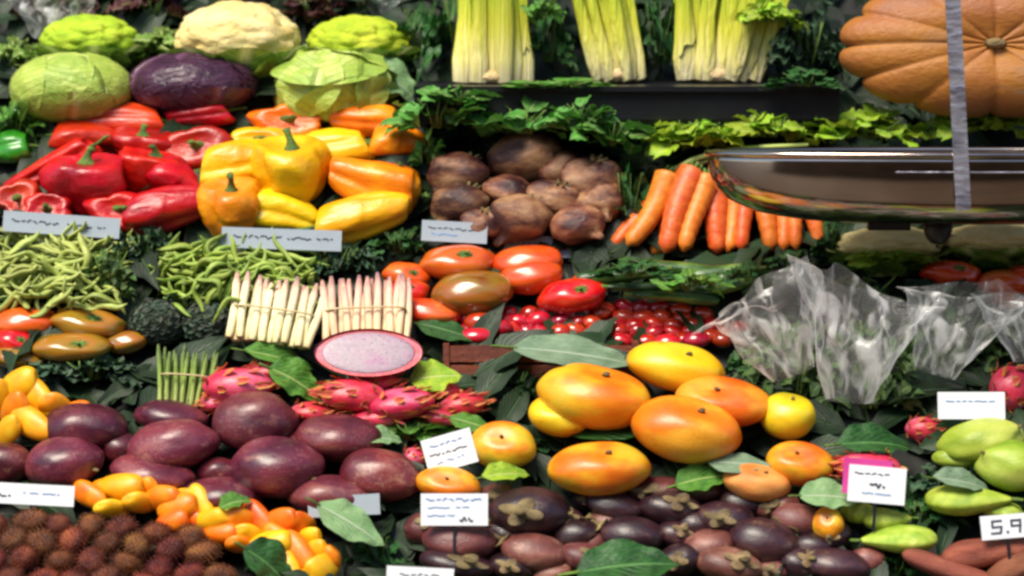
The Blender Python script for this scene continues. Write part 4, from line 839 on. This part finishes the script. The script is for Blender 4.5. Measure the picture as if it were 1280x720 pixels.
# --- rambutans
rs = random.Random(8); n = 0
for r in range(4):
    for q in range(8):
        x = -5+q*40+(r % 2)*20; y = 655+r*23+max(0, (q-3))*6
        if x > 265+r*10: continue
        P(f'rambutan{n%4}', 'rambutan', 'hairy reddish brown rambutan in the heap filling the lower left corner', 'rambutan', x+rs.uniform(-5,5), y+rs.uniform(-4,4), rs.uniform(48,58), rs.uniform(36,42), roll=rs.uniform(-180,180)*.1, yaw=rs.uniform(-90,90), lift=.035, group='rambutans in the lower left corner'); n += 1
# --- green fruits, figs, sweet potatoes
many([(1226,550,112,54,'smooth yellow green guava under the white tag at the right'),(1268,582,98,64,'large green guava cut by the right edge'),(1195,572,60,30,'small guava partly hidden left of the larger ones')], ['greenfruit0','greenfruit1','greenfruit2'], 'guava', 'guava', 'green guavas at the right', lift=.02)
many([(1210,625,108,40,'pale green fig right of the white tag'),(1122,674,100,36,'pointed lime green fig at the front'),(1108,650,62,30,'small yellow green fig above the pointed one'),(1250,640,60,28,'green fig behind the lower right tag'),(1075,640,50,30,'tiny green fig beside the small orange fruit')], ['fig0','fig1','fig2','fig3'], 'fig', 'fig', 'green figs at the lower right', lift=.02)
many([(1235,690,120,38,'long reddish sweet potato on top in the lower right corner'),(1190,712,130,40,'sweet potato cut by the bottom edge in the lower right'),(1272,712,100,44,'dark red brown sweet potato in the very corner'),(1275,680,80,34,'sweet potato under the lower right tag at the edge')], ['sweetpot0','sweetpot1','sweetpot2'], 'sweet_potato', 'sweet potato', 'sweet potatoes in the lower right corner', lift=.025, dep=46)
# --- single leaves
for key, lab, x, y, wd, hg, roll, lf in (('greyleaf1','long grey green leaf lying over the crate edge below the cherry tomatoes',722,441,160,34,4,.05),('darkleaf0','dark leaf between the cut dragon fruit and the large tomatoes',560,412,80,24,5,.03),
 ('paleleaf0','long pale green leaf at the front between passion fruits and kumquats',440,652,96,40,18,.05),('darkleaf1','very dark leaf at the bottom between the kumquats and rambutans',340,706,80,50,30,.05),
 ('darkleaf1','deep green leaf at the bottom centre on the mangosteens',785,704,130,50,-12,.06),('paleleaf1','light green leaf below the peach coloured fruit',1040,618,80,34,-4,.05),('darkleaf2','dark oval leaf right of the orange mangoes and below the herbs',1095,550,100,40,0,.04),
 ('greyleaf0','small grey green leaf under the front orange mango',925,578,80,22,-6,.05),('midleaf1','green leaf below the front orange mango',878,596,70,34,-20,.04),('lettuce2','small green leaf at the foot of the small golden mango',632,590,60,26,-6,.05),('midleaf2','small green sprig on the pinkish passion fruit',292,626,40,24,-20,.06),
 ('paleleaf2','pale leaf tip between passion fruits and dragon fruits',478,545,50,26,0,.04),('greyleaf2','grey green leaf beside the guavas',1205,600,80,26,10,.05),('darkleaf0','dark leaf under the large left mango',770,530,150,30,-6,.02),('midleaf0','small green leaf right of the dragon fruits',590,528,60,20,5,.04)):
    P('leaf_'+key, 'leaf', lab, 'leaf', x, y, wd, hg, roll=roll, lift=lf)
# --- price tags
def tag_(x, y, wd, hg, roll, lab, mat, strokes, lift=.05, seed=0):
    t0 = depth(x, y+hg/2, lift); s = pxm(t0); o = bpy.data.objects.new('price_tag', None); COL.objects.link(o)
    a, b_ = wd*s/2, hg*s/2; rs = random.Random(seed)
    b = MB(); b.add(*box(-a, -.0012, -b_, a, 0, b_)); link('card', b.mesh('card', [M[mat]], False), o)
    if 'magenta dragon' in lab:
        bm_ = MB(); bm_.add(*box(-a-.006, .0002, -b_*.6, a*.5, .0012, b_+.007)); link('backing', bm_.mesh('backing', [plain('magenta_card', '#b8287c', .5, col2='#c84a94')], False), o)
    ink = MB()
    for (u0, v0, u1, v1, th, bl) in strokes:
        digit = abs(u1-u0) < .5 and 'digits' in lab; n_ = 1 if digit else max(3, int(abs(u1-u0)*a/.0022)); prev = None
        for q in range(n_+1):
            k_ = q/n_; amp = 0 if digit else th*.45; cur_ = Vector(((u0+(u1-u0)*k_)*a, -.0016, (v0+(v1-v0)*k_+amp*rs.uniform(-1,1))*b_))
            if prev is not None and (digit or rs.random() < .84):
                d = cur_-prev; nn = Vector((-d.z, 0, d.x)).normalized()*(th*b_*.5 if digit else max(.0007, th*b_*.22)); e_ = d*.1; ink.add([prev-e_+nn, cur_+e_+nn, cur_+e_-nn, prev-e_-nn], [(0,1,2,3)], mi=bl)
            prev = cur_
    if strokes: link('print', ink.mesh('print', [M['ink'], M['inkb']], False), o)
    b = MB(); b.add(*box(-.0015, .0004, -b_-.03, .0015, .0034, 0)); link('pin', b.mesh('pin', [M['tray']], False), o)
    o.location = at_depth(x, y, t0); o.rotation_euler = Euler((R(-14), R(roll), 0)); return prop(o, lab, 'price tag', 'price tags')
two = [(-.8,.35,-.1,.3,.28,0),(.1,.3,.8,.25,.28,0),(-.75,-.35,.6,-.4,.12,1)]
tag_(77,281,146,26,4,'grey price tag under the red peppers','card_grey',[(-.85,.1,-.05,.0,.35,0),(.1,-.05,.75,-.15,.35,0)])
tag_(352,299,150,26,2,'grey price tag under the yellow peppers','card_grey',[(-.8,.1,.0,.1,.35,0),(.1,.1,.85,0,.35,0)])
tag_(568,290,82,26,3,'pale grey tag at the foot of the beetroots','card_grey',[(-.8,.3,.6,.2,.2,0),(-.7,-.3,.1,-.35,.2,1)])
tag_(668,308,100,26,2,'pale tag just above the large tomatoes','card_grey',[(-.7,.2,.3,.2,.2,0)], lift=.01)
tag_(562,564,64,44,-16,'white tag tilted left of the small golden mango','card',[(-.7,.5,.6,.5,.14,1),(-.8,0,.7,0,.16,0),(-.6,-.5,.5,-.45,.12,1)])
tag_(568,637,84,40,0,'white tag with blue print above the reddish mangosteen','card',[(-.85,.6,.8,.6,.22,1),(-.85,.1,.5,.12,.10,1),(-.8,-.4,.0,-.35,.12,1),(.1,-.62,.55,-.6,.30,0)], lift=.07)
tag_(1214,507,84,34,0,'blank looking white tag beside the purple dragon fruit','card',[(-.75,.3,.7,.3,.06,1)], lift=.06)
tag_(1096,606,72,46,5,'white tag in front of the magenta dragon fruit','card',[(-.8,.55,.4,.55,.12,0),(-.25,-.05,.35,-.05,.28,0),(-.5,-.5,.5,-.5,.08,1)], lift=.07)
tag_(1258,658,64,30,-5,'white tag with dark digits above the sweet potatoes','card',[(-.55,.5,-.2,.5,.2,0),(-.55,.5,-.55,.0,.2,0),(-.55,.0,-.2,0,.2,0),(-.2,0,-.25,-.5,.2,0),(-.25,-.5,-.6,-.5,.2,0),(.0,-.4,.05,-.55,.2,0),(.2,.45,.55,.45,.2,0),(.2,.45,.2,0,.2,0),(.2,0,.55,0,.2,0),(.55,.45,.5,-.5,.2,0)], lift=.07)
tag_(40,618,106,26,3,'white tag at the left edge between passion fruits and rambutans','card',[(-.8,-.2,-.5,-.25,.4,0),(-.2,.1,.7,.1,.12,1)], lift=.06)
tag_(525,722,84,26,3,'white tag cut by the bottom edge left of the mangosteens','card',[(-.6,.2,.6,.2,.3,0)], lift=.08)
tag_(430,632,90,26,-3,'whitish tag behind the pale leaf under the passion fruits','card_grey',[], lift=.05)
# --- cellophane sleeves and the wrapped package at the top left
for i, (x, y, wd, hg, roll, lab) in enumerate(((958,402,200,150,-22,'clear crumpled cellophane sleeve spreading at the left of the herbs'),(1085,412,210,184,4,'clear cellophane sleeve standing in the middle of the herbs'),(1188,400,175,140,18,'clear cellophane sleeve tilted right over the herbs'),(1272,400,90,100,-20,'clear cellophane sleeve cut by the right edge'))):
    P(f'sleeve{i}', 'cellophane_sleeve', lab, 'cellophane sleeve', x, y, wd, hg, roll=roll, dep=100, lift=.075, group='cellophane sleeves round the herbs')
P('sleeve2', 'cellophane_sleeve', 'greyish film wrapping crumpled in the top left corner', 'cellophane sleeve', 62, 8, 150, 80, dep=60, lift=.02)
P('redleaf2', 'red_lettuce', 'purplish leaves inside the film in the top left corner', 'lettuce', 70, 6, 120, 56, lift=-.0)
P('sleeve1', 'cellophane_sleeve', 'lilac grey film above the lime romanesco', 'cellophane sleeve', 475, 2, 90, 40, dep=40, lift=.0)
# ================================================================== HANGING SCALE
tsc = 2.84; cx, cy = 1203, 232; s = pxm(tsc); o = bpy.data.objects.new('hanging_scale', None); COL.objects.link(o); cpt = at_depth(cx, 191, tsc); o.location = cpt
prop(o, 'polished steel scale pan hanging from a strap in front of the carrots', 'scale')
Rr = 318*s; dz = 88*s
def prof(u): return Rr*(1-(1-u)**2.6)**.5 if u < 1 else Rr
b = MB(); nu, nv = 96, 44; v = []; f = []
for side in (0, 1):
    for j in range(nv+1):
        a = PI/2*j/nv; r = Rr*math.sin(a)**.5 - side*.0022; z = -dz*max(0, math.cos(a))**.68 + side*.002*(j < nv)
        for q in range(nu): v.append((r*math.cos(2*PI*q/nu), r*.40*math.sin(2*PI*q/nu), z))
for side in (0, 1):
    o_ = side*(nv+1)*nu
    for j in range(nv):
        for q in range(nu):
            A = o_+j*nu+q; B = o_+j*nu+(q+1) % nu; f.append((A, B, B+nu, A+nu) if side else (A, A+nu, B+nu, B))
o2 = (nv+1)*nu
for q in range(nu): A = nv*nu+q; B = nv*nu+(q+1) % nu; f.append((A, o2+A, o2+B, B))
b.add(v, f); pan = link('pan', b.mesh('pan', [M['steel']]), o)
ring = [(Rr*math.cos(2*PI*q/96)*1.003, Rr*.40*math.sin(2*PI*q/96)*1.003, .0) for q in range(97)]
b = MB(); b.add(*tube(ring, [.0036]*97, 8)); link('rim', b.mesh('rim', [M['steel']]), pan)
ring = [(Rr*math.cos(2*PI*q/96)*.985, Rr*.40*math.sin(2*PI*q/96)*.985, -20*s) for q in range(97)]
b = MB(); b.add(*tube(ring, [.0016]*97, 6)); link('band', b.mesh('band', [M['strap']]), pan)
pan.rotation_euler = (R(-3.4), 0, 0)
yf = -Rr*.40
def bar(name, p0, p1, wd, th, m, parent):
    p0, p1 = Vector(p0), Vector(p1); d = (p1-p0).normalized(); sx = d.cross(Vector((0,1,0))).normalized()*wd/2; sy = sx.cross(d).normalized()*th/2
    b = MB(); vv = [p+a*sx+c*sy for p in (p0, p1) for a, c in ((-1,-1),(1,-1),(1,1),(-1,1))]
    b.add(vv, [(0,1,2,3),(7,6,5,4),(0,4,5,1),(1,5,6,2),(2,6,7,3),(3,7,4,0)]); return link(name, b.mesh(name, [m], False), parent)
top = Vector((-.115, yf*.2, 1.05))
sp = bar('strap', (-.018, yf-.004, -58*s), (-.037, yf-.001, .21), 18*s, .003, M['strap'], o); bar('strap', (-.037, yf-.001, .2105), tuple(top), 18*s, .003, M['strap'], o)
bar('strap', (.0, -yf+.004, -62*s), tuple(top+Vector((0,.006,0))), 20*s, .003, M['strap'], o) if False else None
bar('strap', (Rr*.9, .0, -.01), tuple(top+Vector((.012,.0,0))), 20*s, .003, M['strap'], o)
b = MB(); b.add(*surf(24, 12, lambda th, p: (17*s*math.sin(p)**.6*math.cos(th)*(1+.25*math.cos(p)), 17*s*math.sin(p)**.6*math.sin(th)*(1+.25*math.cos(p)), 15*s*math.cos(p)) if 0 < p < PI else (0,0,15*s*math.cos(p))))
kn = link('foot', b.mesh('foot', [M['rubber']]), o); kn.location = (-34*s, -.03, -dz-8*s)
b = MB(); b.add(*box(-26*s, -.006, -7*s, 26*s, .006, 5*s)); bk = link('bracket', b.mesh('bracket', [M['rubber']], False), o); bk.location = (-95*s, -.03, -dz+2*s)
b = MB(); b.add(*tube([(top.x, top.y-.05, 1.13), (top.x, top.y+.05, 1.13)], [.09,.09], 32)); link('dial_housing', b.mesh('dial_housing', [M['strap']]), o)
bar('hook', (top.x, top.y, 1.22), (top.x, top.y, 1.40), .012, .012, M['strap'], o)
rz = cpt.z+1.41; b = MB(); b.add(*tube([(-2.2, cpt.y+top.y, rz), (2.2, cpt.y+top.y, rz)], [.018,.018], 12)); rl = link('overhead_rail', b.mesh('overhead_rail', [M['strap']])); prop(rl, 'steel rail above the stall from which the scale hangs', 'rail')
# ================================================================== LAST FILLERS
leafies([
 ('lettuce1','lettuce','yellow green leaves at the top of the widest celery','lettuce',965,18,90,46,{'t':tl+.03}),
 ('greens2','leafy_greens','small green leaves at the top right of the first celery','greens',680,12,60,40,{'t':tl+.03}),
 ('beetgreens2','beet_greens','beet leaves hanging over the left end of the black ledge','greens',575,122,110,34,{'t':tl-.03}),
 ('beetgreens0','beet_greens','beet leaves under the middle of the black ledge','greens',725,140,100,44,{'t':tl-.03}),
 ('herb1','herb_bunch','feathery dark leaves between the artichokes and the pale beans','herbs',135,345,80,70,{'lift':.01}),
])

leafies([
 ('darkgreens1','dark_greens','dark leaves lying over the left end of the courgettes','greens',790,336,120,34,{'lift':.06}),
 ('greens2','leafy_greens','green leaves lying over the middle of the courgettes','greens',865,352,110,36,{'lift':.06}),
 ('darkgreens0','dark_greens','dark leaves beside the cellophane at the end of the courgettes','greens',935,342,70,40,{'lift':.05}),
 ('lettuce0','lettuce','pale frilly leaf under the left of the two pale cauliflowers','lettuce',1110,322,110,24,{'lift':.04}),
])
